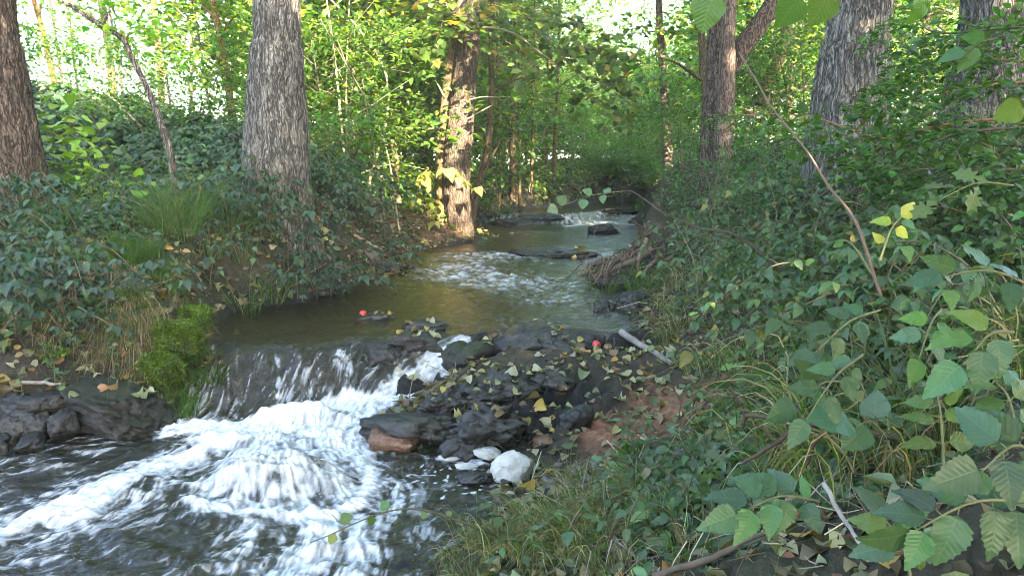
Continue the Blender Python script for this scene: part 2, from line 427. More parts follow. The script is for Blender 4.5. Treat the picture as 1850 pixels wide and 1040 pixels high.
def terrain(x, y, detail=True):
    x = np.asarray(x, float).ravel(); y = np.asarray(y, float).ravel()
    d = signed(x, y); w = wl(x, y)
    L = np.maximum(land(x, y), w+.015)
    wid = .38
    s = sstep(0, wid, d)
    s = .65*s+.35*np.clip(d/wid, 0, 1)**.5
    z = np.where(d > 0, w-.01+(L-w+.01)*s, w-.01-.16*sstep(0, .3, -d)*(1-.75*((fall_t(x, y) > -.05) & (fall_t(x, y) < 1.15) & (y < 6))))
    if detail:
        a = sstep(-.05, .25, d)
        z = z+a*(.045*fbm(x*2.2, y*2.2, o=4, s=3)+.02*fbm(x*9, y*9, o=3, s=9))
        m = in_mound(x, y)
        # wet black rooty crag: ridges running down towards the lower left
        u = x*.86+y*.5; v = -x*.5+y*.86
        rid = 1-np.abs(noise(u*3.5+.6*noise(x*4, y*4, s=31), v*10, s=21))*2
        rid2 = 1-np.abs(noise(u*9, v*22+noise(x*9, y*9, s=32), s=23))*2
        z = z+m*sstep(0, .12, d)*(.12*(rid-.5)+.06*(rid2-.5)+.10*fbm(x*4, y*4, o=4, s=41)+.02)
        z = z+(d < 0)*.03*fbm(x*6, y*6, o=3, s=12)
    return z
def gz(x, y): return float(terrain([x], [y])[0])

def axis(segs):
    a = [segs[0][0]]
    for lo, hi, st in segs:
        n = max(1, int(round((hi-lo)/st))); a += list(np.linspace(lo, hi, n+1)[1:])
    return np.array(a)
def grow(a, to, f=1.35, st=None):
    out = []; st = st or .25; x = a
    while abs(x-a) < abs(to-a):
        st *= f; x += math.copysign(st, to-a); out.append(x)
    return out
gx = axis([(-9, -3.4, .12), (-3.4, 2.4, .024), (2.4, 8, .1)]); gx = np.concatenate([grow(-9, -400)[::-1], gx, grow(8, 400)])
gy = axis([(-3, 1.6, .12), (1.6, 6.2, .024), (6.2, 9.5, .04), (9.5, 19, .08), (19, 30, .3)]); gy = np.concatenate([grow(-3, -60)[::-1], gy, grow(30, 900)])
X, Y = np.meshgrid(gx, gy)
Z = terrain(X, Y)
nx, ny = len(gx), len(gy)
ii = (np.arange(ny-1)[:, None]*nx+np.arange(nx-1)[None, :]).ravel()
quad = np.stack([ii, ii+1, ii+nx+1, ii+nx], 1)
d = signed(X, Y); x, y = X.ravel(), Y.ravel()
wet = np.clip(1-sstep(.0, .22, d)+in_mound(x, y)*1.1, 0, 1)
def blob(u, v, z, r):
    c = PZ(u, v, z); return np.exp(-((x-c[0])**2+(y-c[1])**2)/r**2)
wet = np.clip(wet+.8*blob(90,640,.35,.55)+.5*blob(-60,600,.5,.6), 0, 1)  # shade of the left bank hollow, painted dark through the wet mask
red = np.clip(1.3*blob(1075,722,.28,.13)+1.4*blob(1240,690,.4,.24)+1.0*blob(1190,665,.4,.18)+.9*blob(1100,770,.15,.12)+.8*blob(740,425,.5,.8)+.6*blob(385,600,.4,.16)+.6*blob(1130,790,.15,.15), 0, 1)
mossA = np.clip(1.2*blob(318,625,.42,.22)+.6*blob(310,585,.45,.18)+.5*blob(260,470,.85,.4)+.9*blob(1150,825,.2,.14)+.5*blob(350,560,.5,.3), 0, 1)
g = MB(); g.add(np.stack([x, y, Z], 1), quad)
t = NT('forest_soil'); o = t.obj()
n1 = t.noise(1.6, 6, .6, o); n2 = t.noise(22, 6, .65, o); n3 = t.noise(120, 3, .6, o)
c = t.ramp(n2, (.3, (.018,.013,.009)), (.55, (.05,.036,.024)), (.75, (.10,.075,.05)))
c = t.mix(t.ramp(n1, (.4, 0.0), (.62, .6)), c, t.ramp(n2, (.3, (.02,.024,.01)), (.7, (.05,.062,.022))))
redc = t.ramp(n2, (.3, (.07,.03,.016)), (.7, (.30,.145,.08)))
c = t.mix(t.attr('red'), c, redc)
wet_shade_c = t.ramp(n2, (.3, (.004,.0036,.0032)), (.55, (.011,.0095,.0085)), (.8, (.032,.028,.024)))
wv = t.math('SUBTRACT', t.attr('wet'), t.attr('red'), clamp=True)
c = t.mix(wv, c, wet_shade_c)
mc = t.ramp(n3, (.3, (.02,.035,.006)), (.7, (.075,.115,.018)))
c = t.mix(t.attr('olive_bed'), c, t.ramp(n2, (.3, (.05,.042,.014)), (.7, (.17,.14,.04))))  # olive bed of the upper pool, also standing in for mirrored sunlit foliage
c = t.mix(t.math('MULTIPLY', t.attr('moss'), t.ramp(n2, (.3, .3), (.5, 1.0))), c, mc)
b = t.n('Bump', Height=t.math('ADD', n2, t.math('MULTIPLY', n3, .5)), Strength=1.0, Distance=.025).outputs[0]
p = t.n('BsdfPrincipled', Base__Color=c, Roughness=t.math('MULTIPLY_ADD', wv, -.45, .95), Normal=b)
p.inputs['Specular IOR Level'].default_value = .35
M['soil'] = t.end(p.outputs[0])
ground = g.build('ground', M['soil'], attrs={'wet': wet, 'red': red, 'moss': mossA, 'olive_bed': sstep(.02, .25, -d)*sstep(5.4, 5.9, y)})
tag(ground, 'dark leaf strewn forest soil forming both banks and bed of the stream', 'ground', kind='structure')

# ------------------------------------------------------------------ the stream
def flow_lines():
    """currents: photo points on the water, half width in photo pixels, whiteness"""
    return [
     ([(838,618),(815,634),(790,650),(740,680),(700,705)], -13, .95),
     ([(720,690),(690,704),(650,722),(590,738),(540,756),(470,780),(400,800)], 36, 1.3),
     ([(715,705),(680,735),(640,760),(590,775)], 26, .9),
     ([(560,745),(500,758),(440,772),(380,775),(330,772)], 30, 1.2),
     ([(520,760),(440,790),(350,822),(270,850),(200,885),(140,925)], 33, .98),
     ([(560,760),(600,790),(640,815)], 40, .95),
     ([(640,740),(660,762),(640,790)], 26, .8),
     ([(140,925),(80,935),(0,960),(-80,990)], 32, .85),
     ([(470,800),(420,840),(380,890)], 34, .62), ([(480,800),(455,850),(430,900)], 34, .60), ([(490,800),(490,850),(490,910)], 36, .62),
     ([(510,800),(530,850),(550,910)], 36, .60), ([(530,790),(580,830),(620,890)], 36, .66),
     ([(345,905),(410,920),(480,926),(560,930),(600,935)], 16, .95), ([(600,930),(650,905),(668,860),(650,825)], 18, .85),
     ([(560,930),(580,965),(560,1000),(520,1040)], 46, .78), ([(620,930),(650,980),(640,1040)], 36, .66), ([(480,935),(440,975),(420,1010)], 26, .5),
     ([(690,860),(720,880),(700,930),(660,960)], 16, .6),
     ([(350,690),(335,730),(322,760)], -22, .26), ([(500,640),(503,700),(505,735)], -6, .3),([(620,640),(622,670),(628,690)], -13, .42),
     ([(420,640),(415,700),(405,750)], -14, .1),([(560,640),(560,690),(565,725)], -12, .1),
     ([(260,850),(180,870),(60,905),(0,915)], 20, .36), ([(330,850),(260,900),(190,930),(100,960)], 30, .42), ([(100,1000),(40,1010),(0,1020)], 20, .3),
     ([(800,826),(850,835),(868,838)], 8, .7),
    ]
LINES = []
for pts, w, a in flow_lines():
    Wp = []
    for u, v in pts:
        rd = ray(u, v); tt = np.linspace(1, 9, 3000); xx, yy, zz = rd[0]*tt, rd[1]*tt, H+rd[2]*tt
        Wp.append(np.array([xx, yy]).T[np.argmax(zz < wl(xx, yy))])
    Wp = smooth_path(np.array(Wp), 24)
    sw = w*np.linalg.norm(Wp.mean(0))/F
    LINES.append((Wp, abs(sw), a, w < 0))

def flow_field(x, y):
    fx = np.zeros_like(x); fy = np.zeros_like(x); foam = np.zeros_like(x); ww = np.zeros_like(x)+1e-4
    # default: out to the lower left, straight down on the falls
    ft = fall_t(x, y); k = sstep(-.05, .1, ft)
    fx += (-.85*(1-k)+.12*k)*2e-2; fy += (-.5*(1-k)-1*k)*2e-2
    flat = 1-sstep(.04, .22, ft)
    for Wp, sw, a, face in LINES:
        T = nrm(np.gradient(Wp, axis=0))
        best = np.full(x.shape, 1e9); tx = np.zeros_like(x); ty = np.zeros_like(x)
        for q, tt in zip(Wp, T):
            d2 = (x-q[0])**2+(y-q[1])**2; m = d2 < best
            best = np.where(m, d2, best); tx = np.where(m, tt[0], tx); ty = np.where(m, tt[1], ty)
        w = np.exp(-best/(2*(sw*1.4)**2)); fx += w*tx; fy += w*ty
        q_ = 1 if face else flat
        foam = np.maximum(foam, q_*a*np.exp(-best/(2*(sw*.85)**2))) + q_*.12*a*np.exp(-best/(2*(sw*1.3)**2))
    an = np.arctan2(fy, fx)+.55*fbm(x*3.5, y*5, o=3, s=44)*(1-.5*k)
    return np.cos(an), np.sin(an), foam

def bil(A, i, j):
    i = np.clip(i, 0, A.shape[0]-1.001); j = np.clip(j, 0, A.shape[1]-1.001)
    a, b = i.astype(int), j.astype(int); f, g_ = i-a, j-b
    return A[a, b]*(1-f)*(1-g_)+A[a+1, b]*f*(1-g_)+A[a, b+1]*(1-f)*g_+A[a+1, b+1]*f*g_

st = .009
wx = np.arange(-3.9, 1.25, st); wy = np.arange(1.5, 6.1, st)
X, Y = np.meshgrid(wx, wy)
fx, fy, foam = flow_field(X, Y)
r2 = np.random.RandomState(3)
src = r2.rand(*X.shape)
def lic(src, n):
    out = src.copy(); wsum = 1.0
    for sgn in (1, -1):
        pi, pj = np.meshgrid(np.arange(X.shape[0], dtype=float), np.arange(X.shape[1], dtype=float), indexing='ij')
        for q in range(n):
            vx = bil(fx, pi, pj); vy = bil(fy, pi, pj)
            pj = pj+sgn*vx; pi = pi+sgn*vy
            out += bil(src, pi, pj); wsum += 1 if sgn else 0
    out /= (2*n+1)
    return np.clip((out-out.mean())/out.std()*.22+.5, 0, 1)
st1 = lic(src, 4)
src2 = bil(r2.rand(X.shape[0]//3+2, X.shape[1]//3+2), *np.meshgrid(np.arange(X.shape[0])/3, np.arange(X.shape[1])/3, indexing='ij'))
st2 = lic(src2, 6)
streak = np.clip(.5+.55*(st1-.5)+.8*(st2-.5), 0, 1)
x, y = X.ravel(), Y.ravel(); d = signed(x, y); s1f = st1.ravel()
base = wl(x, y)
fo = foam.ravel(); sk = streak.ravel()
ft = fall_t(x, y)
onface = sstep(.0, .12, ft)*(1-sstep(.75, 1.05, ft))*(y < 5.8)
# a boulder under the surface lifts the water into a dome, with a steep front
def gb(u, v, z, rx, ry): c = PZ(u, v, z); return (x-c[0])/rx, (y-c[1])/ry
a, b = gb(505, 850, .06, .40, .22)
rr = np.sqrt(a*a+b*b); ang = np.arctan2(b, a)
dome = .125*(1-sstep(.35, 1.05, rr+.12*noise(ang*2.2, rr*1.5, s=61)))
a, b = gb(120, 925, .0, .16, .09); dome += .05*np.exp(-(a*a+b*b))
a, b = gb(235, 880, .0, .35, .14); dome += .04*np.exp(-(a*a+b*b))
a, b = gb(545, 748, .03, .26, .09); dome += .10*np.exp(-(a*a+b*b))
a, b = gb(650, 700, .06, .20, .10); dome += .06*np.exp(-(a*a+b*b))
a, b = gb(625, 655, .25, .09, .12); dome += .05*np.exp(-(a*a+b*b))
a, b = gb(420, 800, .0, .3, .12); dome += .05*np.exp(-(a*a+b*b))
calm = sstep(.25, .05, np.sqrt(gb(790, 870, 0, .45, .28)[0]**2+gb(790, 870, 0, .45, .28)[1]**2)-.6)
turb = np.clip(.25+fo, 0, 1.2)*(1-.5*calm)
upper = sstep(.55, .95, ft)
fr = fbm(x*14, y*14, o=4, s=51)
lump = np.abs(fbm(x*7, y*7, o=3, s=53))
z = base+dome+sstep(.3, 1.0, fo)*(1-onface)*(.012*fr+.035*lump+.03*fbm(x*3.5, y*5, o=2, s=54))+.018*(sk-.5)*np.clip(.35+fo*.9, 0, 1.1)*(1-.8*upper)*(1-.6*onface)
z += (1-upper)*(1-onface)*(.024*fbm(x*5+.3*fr, y*8, o=5, s=57)*(1-.4*calm))
z += upper*(.0075*fbm(x*7, y*12, o=4, s=58))
z += onface*(.016*noise(x*30, y*6, s=59)+.010*(s1f-.5)+.035*noise(x*7, y*5, s=60)-.012)
foamv = np.clip(fo, 0, 1.5)
# break-up: streaks decide where the thin white shows
lace = 1-2.6*np.abs(noise(x*13+.8*noise(x*9, y*9, s=76), y*16+.8*noise(x*9, y*9, s=77), s=78))
s1f = st1.ravel(); s2f = st2.ravel()
mask = foamv*(1-.1*onface)+(.62*(s1f-.5)+.5*(s2f-.5)+.32*lace+.42*fr)*np.clip(1.2-foamv*.62, .3, 1)*np.clip(.62+1.5*foamv, 0, 1)*(1-.8*upper)*(1-.1*onface)
mask = np.clip((mask-.32)/.82, 0, 1); mask = mask*(.86+.14*s1f)
thin = sstep(.62, 1.02, .55*s2f+.45*s1f+.22*lace*.5+.34*(fbm(x*2.6, y*3, o=3, s=71)))*(1-upper)*.5*(1-onface*.8)*(1-.35*calm)
thin += onface*sstep(.58, 1.0, .8*s1f+.2*s2f+.40*noise(x*6, y*2, s=72)+.28*(.5-ft))*.46  # thin sky reflections on the falling sheet, painted into the foam mask
mask = np.clip(np.maximum(mask, thin*.8), 0, 1)
# bubbles riding on the still corner
cell = noise(x*28, y*28, s=75); mask = np.maximum(mask, calm*.7*sstep(.42, .5, cell))
keep = (d < .16)
ny, nx = X.shape
ii = (np.arange(ny-1)[:, None]*nx+np.arange(nx-1)[None, :]).ravel()
q = np.stack([ii, ii+1, ii+nx+1, ii+nx], 1)
ymid = y[q].mean(1)
q = q[keep[q].all(1)]
# the rest of the stream, coarser, butted to the first sheet
z2y = wy[-1]
far_y = np.concatenate([np.arange(z2y, 10.5, .022), np.arange(10.5, 19, .045), np.arange(19, 31, .2)])
far_x = np.arange(-3.2, 2.6, .024)
far_x = np.concatenate([far_x, np.arange(2.6, 8, .12)])
Xf, Yf = np.meshgrid(far_x, far_y)
xf, yf = Xf.ravel(), Yf.ravel(); df = signed(xf, yf)
def fblob(u, v, z, rx, ry):
    c = PZ(u, v, z); return np.exp(-(((xf-c[0])/rx)**2+((yf-c[1])/ry)**2))
rif = np.clip(1.0*fblob(830,490,.41,.75,1.1)+.7*fblob(960,515,.39,.7,.6)+.9*fblob(900,462,.44,.9,.45)+.8*fblob(1110,462,.44,.35,.35)+.6*fblob(1000,545,.37,.5,.25)+.7*fblob(960,420,.46,.8,.35)+.25, 0, 1.2)
yo = yf+far_off(xf, yf); cas = np.exp(-((yo-15.35)/.42)**2)*(.35+.65*sstep(-.1, .25, noise(xf*1.6, yf*.8, s=84)))
zf = wl(xf, yf)
cf = np.clip((yf-6.1)/.3, 0, 1)
w1 = fbm(xf*6, yf*4.5, o=4, s=81); w2 = 1-np.abs(noise(xf*9+w1, yf*6, s=83))*2
amp = np.clip(rif-.25, 0, 1)
zf = zf+cf*(amp*(.030*w1+.024*(w2-.4))+.0075*fbm(xf*7, yf*12, o=4, s=58)+cas*.05*fbm(xf*12, yf*4, o=3, s=85))+(1-cf)*.0075*fbm(xf*7, yf*12, o=4, s=58)
mf = sstep(.35, 1.15, amp*(.8*w2+.5*w1)+.30*fbm(xf*16, yf*14, o=4, s=86)+.10*amp)*.55
mf = np.maximum(mf, cas*sstep(.25, .75, .5+.6*noise(xf*14, yf*3, s=87)+.5*noise(xf*40, yf*8, s=88))*.9)
mf = np.maximum(mf, np.exp(-((yo-14.65)/.22)**2)*sstep(.2, .6, .45+.6*fbm(xf*5, yf*8, o=3, s=89))*(xf > 1.0))
keepf = df < .16
nyf, nxf = Xf.shape
iif = (np.arange(nyf-1)[:, None]*nxf+np.arange(nxf-1)[None, :]).ravel()
qf = np.stack([iif, iif+1, iif+nxf+1, iif+nxf], 1); qf = qf[keepf[qf].all(1)]
V1 = np.stack([x, y, z], 1); V2 = np.stack([xf, yf, zf], 1)
def compact(V, Q, *at):
    u, inv = np.unique(Q, return_inverse=True)
    return V[u], inv.reshape(Q.shape), [a_[u] for a_ in at]
V1, q, (m1, s1, fc1) = compact(V1, q, mask, sk, onface)
V2, qf, (m2, s2, fc2) = compact(V2, qf, mf, np.full(len(mf), .5), cas*0)
w = MB(); w.add(V1, q); w.add(V2, qf)
t = NT('stream_water'); o = t.obj()
rip = t.n('TexNoise', Scale=14, Detail=5, Roughness=.6, Distortion=.5); t.t.links.new(t.vscale(o, 1, 1.5, 1), rip.inputs['Vector'])
bmp = t.n('Bump', Height=t.math('ADD', rip.outputs['Fac'], t.math('MULTIPLY', t.attr('streak'), .5)), Strength=.9, Distance=.018).outputs[0]
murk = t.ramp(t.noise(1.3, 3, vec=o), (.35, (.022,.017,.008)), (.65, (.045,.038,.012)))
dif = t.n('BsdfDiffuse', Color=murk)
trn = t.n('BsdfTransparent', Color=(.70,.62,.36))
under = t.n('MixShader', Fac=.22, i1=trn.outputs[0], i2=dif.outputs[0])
gl = t.n('BsdfGlossy', Color=(1,1,1), Roughness=.06, Normal=bmp)
fr_ = t.n('Fresnel', IOR=1.34, Normal=bmp)
wat = t.n('MixShader', Fac=t.math('MULTIPLY', fr_.outputs[0], 1.15, clamp=True), i1=under.outputs[0], i2=gl.outputs[0])
fn = t.noise(55, 4, .65, o)
fm = t.attr('foam')
fmask = t.math('MULTIPLY', fm, t.math('MULTIPLY_ADD', fn, .6, .72), clamp=True)
fb = t.n('Bump', Height=t.math('ADD', t.math('MULTIPLY', fn, .25), t.math('MULTIPLY', t.attr('streak'), 1.6)), Strength=.7, Distance=.02).outputs[0]
fcol = t.n('BsdfDiffuse', Color=(.74,.76,.79), Normal=fb)
ftr = t.n('BsdfTranslucent', Color=(.8,.85,.9))
fsh = t.n('MixShader', Fac=.25, i1=fcol.outputs[0], i2=ftr.outputs[0])
sh = t.n('MixShader', Fac=fmask, i1=wat.outputs[0], i2=fsh.outputs[0])
M['water'] = t.end(sh.outputs[0])
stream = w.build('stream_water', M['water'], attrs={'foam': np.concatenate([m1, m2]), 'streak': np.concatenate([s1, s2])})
tag(stream, 'clear brown brook with white rapids, small falls and calm olive pools', 'stream', kind='structure')
# ------------------------------------------------------------------ rocks
def ico(n):
    import bmesh
    b = bmesh.new(); bmesh.ops.create_icosphere(b, subdivisions=n, radius=1)
    V = np.array([v.co[:] for v in b.verts]); Fc = np.array([[v.index for v in f.verts] for f in b.faces]); b.free()
    return V, Fc
ICO = {n: ico(n) for n in (2, 3, 4, 5)}
def rock_geo(seed, dims, n=4, cuts=9, rough=.08, strata=0.0, tilt=0.0, crack=1.0):
    r = np.random.RandomState(seed); V, Fc = ICO[n]
    N = nrm(r.normal(size=(cuts+6, 3))); N[:6] = [[1,0,0],[-1,0,0],[0,1,0],[0,-1,0],[0,0,1],[0,0,-1]]
    N[:6] = nrm(N[:6]+r.normal(0, .25, (6, 3))); D = r.uniform(.72, 1.0, cuts+6)
    dots = V@N.T
    rr = np.min(np.where(dots > .05, D/np.maximum(dots, .05), 9), 1)
    rr = np.minimum(rr, 1.25)
    P = V*rr[:, None]
    f = fbm(P[:, 0]*1.7+seed, P[:, 1]*1.7, P[:, 2]*1.7, 4, seed)
    P = P*(1+rough*2*f)[:, None]
    P = P*(1+.25*rough*fbm(P[:, 0]*7, P[:, 1]*7+seed, P[:, 2]*7, 3, seed+5))[:, None]
    V5 = P*2.6+seed; rg = np.abs(noise(V5[:, 0]+.5*noise(V5[:, 1]*1.5, V5[:, 2]*1.5, s=seed), V5[:, 1], V5[:, 2], seed+8))
    P = P*(1-crack*np.clip(.10-rg, 0, 1)*2.2-.05*crack*np.abs(noise(P[:, 0]*9, P[:, 1]*9+seed, P[:, 2]*9, seed+9)))[:, None]
    if strata:
        s = P[:, 2]*6+P[:, 0]*tilt*6+.8*noise(P[:, 0]*2, P[:, 1]*2, s=seed)
        st_ = (s-np.floor(s)); P[:, :2] *= (1-strata*sstep(.0, .35, .35-np.abs(st_-.5)))[:, None]
    return P*np.array(dims), Fc
def rock(name, label, cat, u, v, z, dims, mat, seed, rz=0., n=4, group=None, y=None, col=(1,1,1), sink=.3, tilt=(0, 0), **kw):
    P, Fc = rock_geo(seed, dims, n, **kw)
    mb = MB(); mb.add(P, Fc, col)
    o = mb.build(name, M[mat])
    p = PY(u, v, y) if y else PZ(u, v, z)
    o.location = [float(q) for q in p]; o.rotation_euler = (tilt[0], tilt[1], rz)
    tag(o, label, cat, group); ROCKS.append(o); return o
ROCKS = []
# rocks of the crag and the fall
rock('boulder', 'dark wet boulder beside the chute, at the left crest of the leafy crag', 'boulder', 945, 625, .31, (.26,.20,.15), 'rock', 11, .4, rough=.07, cuts=7, tilt=(.1,-.35))
rock('boulder', 'cracked dark grey boulder right of the crest, just left of the red apple', 'boulder', 1025, 632, .30, (.24,.19,.13), 'rock', 14, -.3, rough=.07, cuts=8, tilt=(.2,.25))
rock('boulder', 'rounded mossy boulder at the right side of the water chute', 'boulder', 848, 652, .2, (.19,.20,.16), 'rock_moss', 15, .9, rough=.06)
rock('boulder', 'leaf covered black rock parting the fall left of the chute', 'boulder', 752, 628, .26, (.30,.17,.13), 'rock', 21, .35, rough=.11, cuts=9)
rock('boulder', 'flat leaf carrying rock at the far left end of the parting rock', 'boulder', 676, 577, .345, (.19,.12,.055), 'rock', 23, .2, rough=.1)
rock('boulder', 'flat rock with yellow leaves behind the parting rock', 'boulder', 775, 590, .35, (.22,.14,.07), 'rock', 24, -.1, rough=.1)
rock('boulder', 'small black wet rock at the foot of the parting rock', 'boulder', 690, 652, .2, (.17,.12,.11), 'rock', 22, .1, rough=.1)
rock('boulder', 'brown flat rock with a wet lower rim at the base of the black crag', 'boulder', 712, 800, .02, (.16,.11,.09), 'rock_brown', 31, .1, rough=.05, cuts=6)
rock('boulder', 'black overhanging slab right above the brown flat rock', 'boulder', 735, 768, .10, (.27,.15,.085), 'rock', 32, -.15, rough=.1)
rock('boulder', 'black rooty crag block in the middle of the leaf strewn mound', 'boulder', 905, 712, .20, (.24,.17,.13), 'rock', 33, .5, rough=.2, cuts=11, n=5)
rock('boulder', 'low black crag block sloping down toward the white foam lump', 'boulder', 880, 775, .10, (.26,.16,.13), 'rock', 34, .3, rough=.22, cuts=11, n=5)
rock('boulder', 'dark jagged crag block left of the mound centre under scattered leaves', 'boulder', 810, 735, .13, (.22,.17,.12), 'rock', 35, .7, rough=.22, cuts=11, n=5)
rock('boulder', 'dark knob of rock in front of the red soil patch', 'boulder', 1040, 765, .11, (.11,.10,.13), 'rock', 36, .2, rough=.1)
rock('boulder', 'dark rock wedged between crest boulders and red soil patch', 'boulder', 985, 690, .24, (.16,.12,.09), 'rock', 37, .2, rough=.12)
for k, (u, v, s) in enumerate([(985,800,.06),(1030,806,.045),(1060,800,.05),(1100,822,.045),(1075,838,.035),(1045,848,.03),(1010,842,.028),(990,868,.03),(1095,805,.04),(1020,880,.04),(1120,850,.05),(1060,870,.035)]):
    rock('pebble', ['smooth brown cobble under the black crag', 'grey cobble among the pebbles right of the white foam lump'][k > 1], 'cobble', u, v, .04, (s*1.3, s, s*.7), 'rock_brown' if k < 2 else 'rock_grey', 50+k, k*1.3, 3,
         ['brown cobbles under the crag', 'grey cobbles beside the foam lump'][k > 1], rough=.04, cuts=5)
rock('stone_slab', 'pale grey flat stone at the water just right of the white foam lump', 'stone', 1000, 880, .03, (.12,.07,.035), 'rock_grey', 71, .3)
rock('stone', 'dark flat wet stone lying against the left foot of the foam lump', 'stone', 855, 862, .02, (.10,.055,.035), 'rock', 72, -.2, col=(1.2,1.2,1.3), rough=.03)
rock('stone', 'tiny dark pebble touching the front of the foam lump', 'stone', 914, 870, .02, (.035,.025,.02), 'rock', 73, 0, 3, rough=.02, cuts=4)
# the left bank's stack of stones
rock('boulder', 'mossy black slab sloping into the water on the left bank', 'boulder', 195, 742, .10, (.42,.24,.17), 'rock_moss', 81, -.25, rough=.08, col=(.4,.4,.4), tilt=(0,.2), n=5)
for k, (u, v, z, dm, lb) in enumerate([
  (62,762,.10,(.105,.10,.11),'rounded grey stone in the middle of the left stone stack'), (20,775,.07,(.09,.09,.10),'squarish stone at the bottom left of the stone stack'),
  (92,725,.20,(.17,.11,.07),'long flat stone lying on top of the left stone stack'), (110,770,.09,(.08,.08,.10),'dark upright stone wedged right of the rounded grey stone'),
  (20,735,.16,(.10,.09,.075),'broad dark stone at the upper left of the stone stack'), (58,800,.03,(.10,.08,.05),'low wet stone at the waterline of the left stone stack'), (-20,800,.03,(.12,.1,.08),'stone cut by the left edge at the waterline of the stack')]):
    rock('stone', lb, 'stone', u, v, z, dm, 'rock_grey', 90+k, k*.4, col=(.10,.098,.095), rough=.06, cuts=6)
# stones further up
rock('stone', 'brown grey angular stone on the leafy left shore below the mid bank', 'stone', 658, 472, .5, (.22,.16,.14), 'rock_grey', 101, .5, col=(.8,.72,.6))
rock('stone', 'small dark stone left of the angular stone on the left shore', 'stone', 552, 497, .5, (.17,.11,.08), 'rock_grey', 102, .1, col=(.7,.66,.6))
rock('stone', 'low dark stone pair half in the water on the left shore', 'stone', 700, 488, .42, (.24,.13,.09), 'rock', 103, .2)
rock('stone', 'flat dark stone by the water behind the small falls, left shore', 'stone', 590, 512, .4, (.17,.10,.07), 'rock', 104, -.1)
rock('stone', 'wet stone at the very end of the left shore bar', 'stone', 745, 486, .40, (.14,.09,.07), 'rock', 110, .7)
rock('stone', 'little wave washed stone below the left shore bar', 'stone', 578, 530, .38, (.15,.07,.05), 'rock', 111, .1)
rock('boulder', 'rounded dark boulder alone in the upper calm pool', 'boulder', 1088, 419, .47, (.32,.20,.15), 'rock', 105, .1, col=(1.5,1.5,1.5))
rock('boulder', 'long black rock covered with yellow leaves amid the rapids', 'boulder', 1010, 463, .44, (.58,.26,.10), 'rock', 106, -.1, rough=.1, n=5)
rock('boulder', 'black rock below the root stump at the right waterline', 'boulder', 1125, 512, .40, (.42,.20,.10), 'rock', 107, -.1, rough=.12)
rock('boulder', 'dark hollowed rock poking from the right shore of the olive pool', 'boulder', 1092, 558, .37, (.11,.08,.07), 'rock', 108, .3, rough=.15)
rock('boulder', 'black rock bank at the right end of the olive pool', 'boulder', 1150, 548, .40, (.2,.17,.13), 'rock', 109, .5, rough=.13)
rock('boulder', 'black rock ledge in the middle of the far cascade', 'boulder', 985, 398, .50, (.55,.3,.15), 'rock', 112, .1, rough=.12, n=5)
rock('boulder', 'low black rock at the left end of the far cascade', 'boulder', 925, 403, .48, (.42,.25,.10), 'rock', 113, .4, rough=.12)
rock('boulder', 'green mossy rock at the top right of the far cascade', 'boulder', 1130, 382, .64, (.42,.25,.08), 'rock_moss', 114, .1, rough=.08)
rock('boulder', 'dark rock at the right foot of the far cascade', 'boulder', 1152, 400, .5, (.2,.2,.14), 'rock', 115, .1, rough=.1)

# white lump of froth and its crumbs
V, Fc = ICO[5]
def froth(seed, dims):
    P = V.copy(); f = fbm(P[:, 0]*1.3+seed, P[:, 1]*1.3, P[:, 2]*1.3, 3, seed)
    P = P*(1+.17*f+.05*np.abs(fbm(P[:, 0]*5, P[:, 1]*5, P[:, 2]*5, 3, seed+3))+.03*fbm(P[:, 0]*16, P[:, 1]*16, P[:, 2]*16, 3, seed+4))[:, None]
    return P*np.array(dims)
t = NT('stiff_froth'); o = t.obj()
n = t.noise(60, 5, .65, o); n2 = t.noise(9, 5, .6, o)
c = t.mix(t.ramp(n2, (.4, 0.0), (.75, .5)), (.40,.385,.355), (.20,.18,.14))
p = t.n('BsdfPrincipled', Base__Color=c, Roughness=.9, Normal=t.n('Bump', Height=t.math('ADD', n, t.math('MULTIPLY', n2, .6)), Strength=1.0, Distance=.006).outputs[0])
M['froth'] = t.end(p.outputs[0])
for nm, lb, u, v, z, dm, sd_ in [('foam_lump', 'big white domed lump of stiff froth by the pebbles', 925, 846, .055, (.108,.098,.088), 1),
    ('foam_lump', 'low white froth patch behind the left side of the big domed lump', 880, 818, .035, (.075,.06,.032), 2),
    ('foam_lump', 'thin white froth raft drifting at the left of the froth lumps', 812, 826, .008, (.065,.045,.014), 3),
    ('foam_lump', 'ragged white froth strip in front of the dark flat stone', 842, 842, .008, (.06,.035,.016), 4)]:
    mb = MB(); mb.add(froth(sd_, dm), Fc); o = mb.build(nm, M['froth']); o.location = PZ(u, v, z).tolist(); tag(o, lb, 'foam')

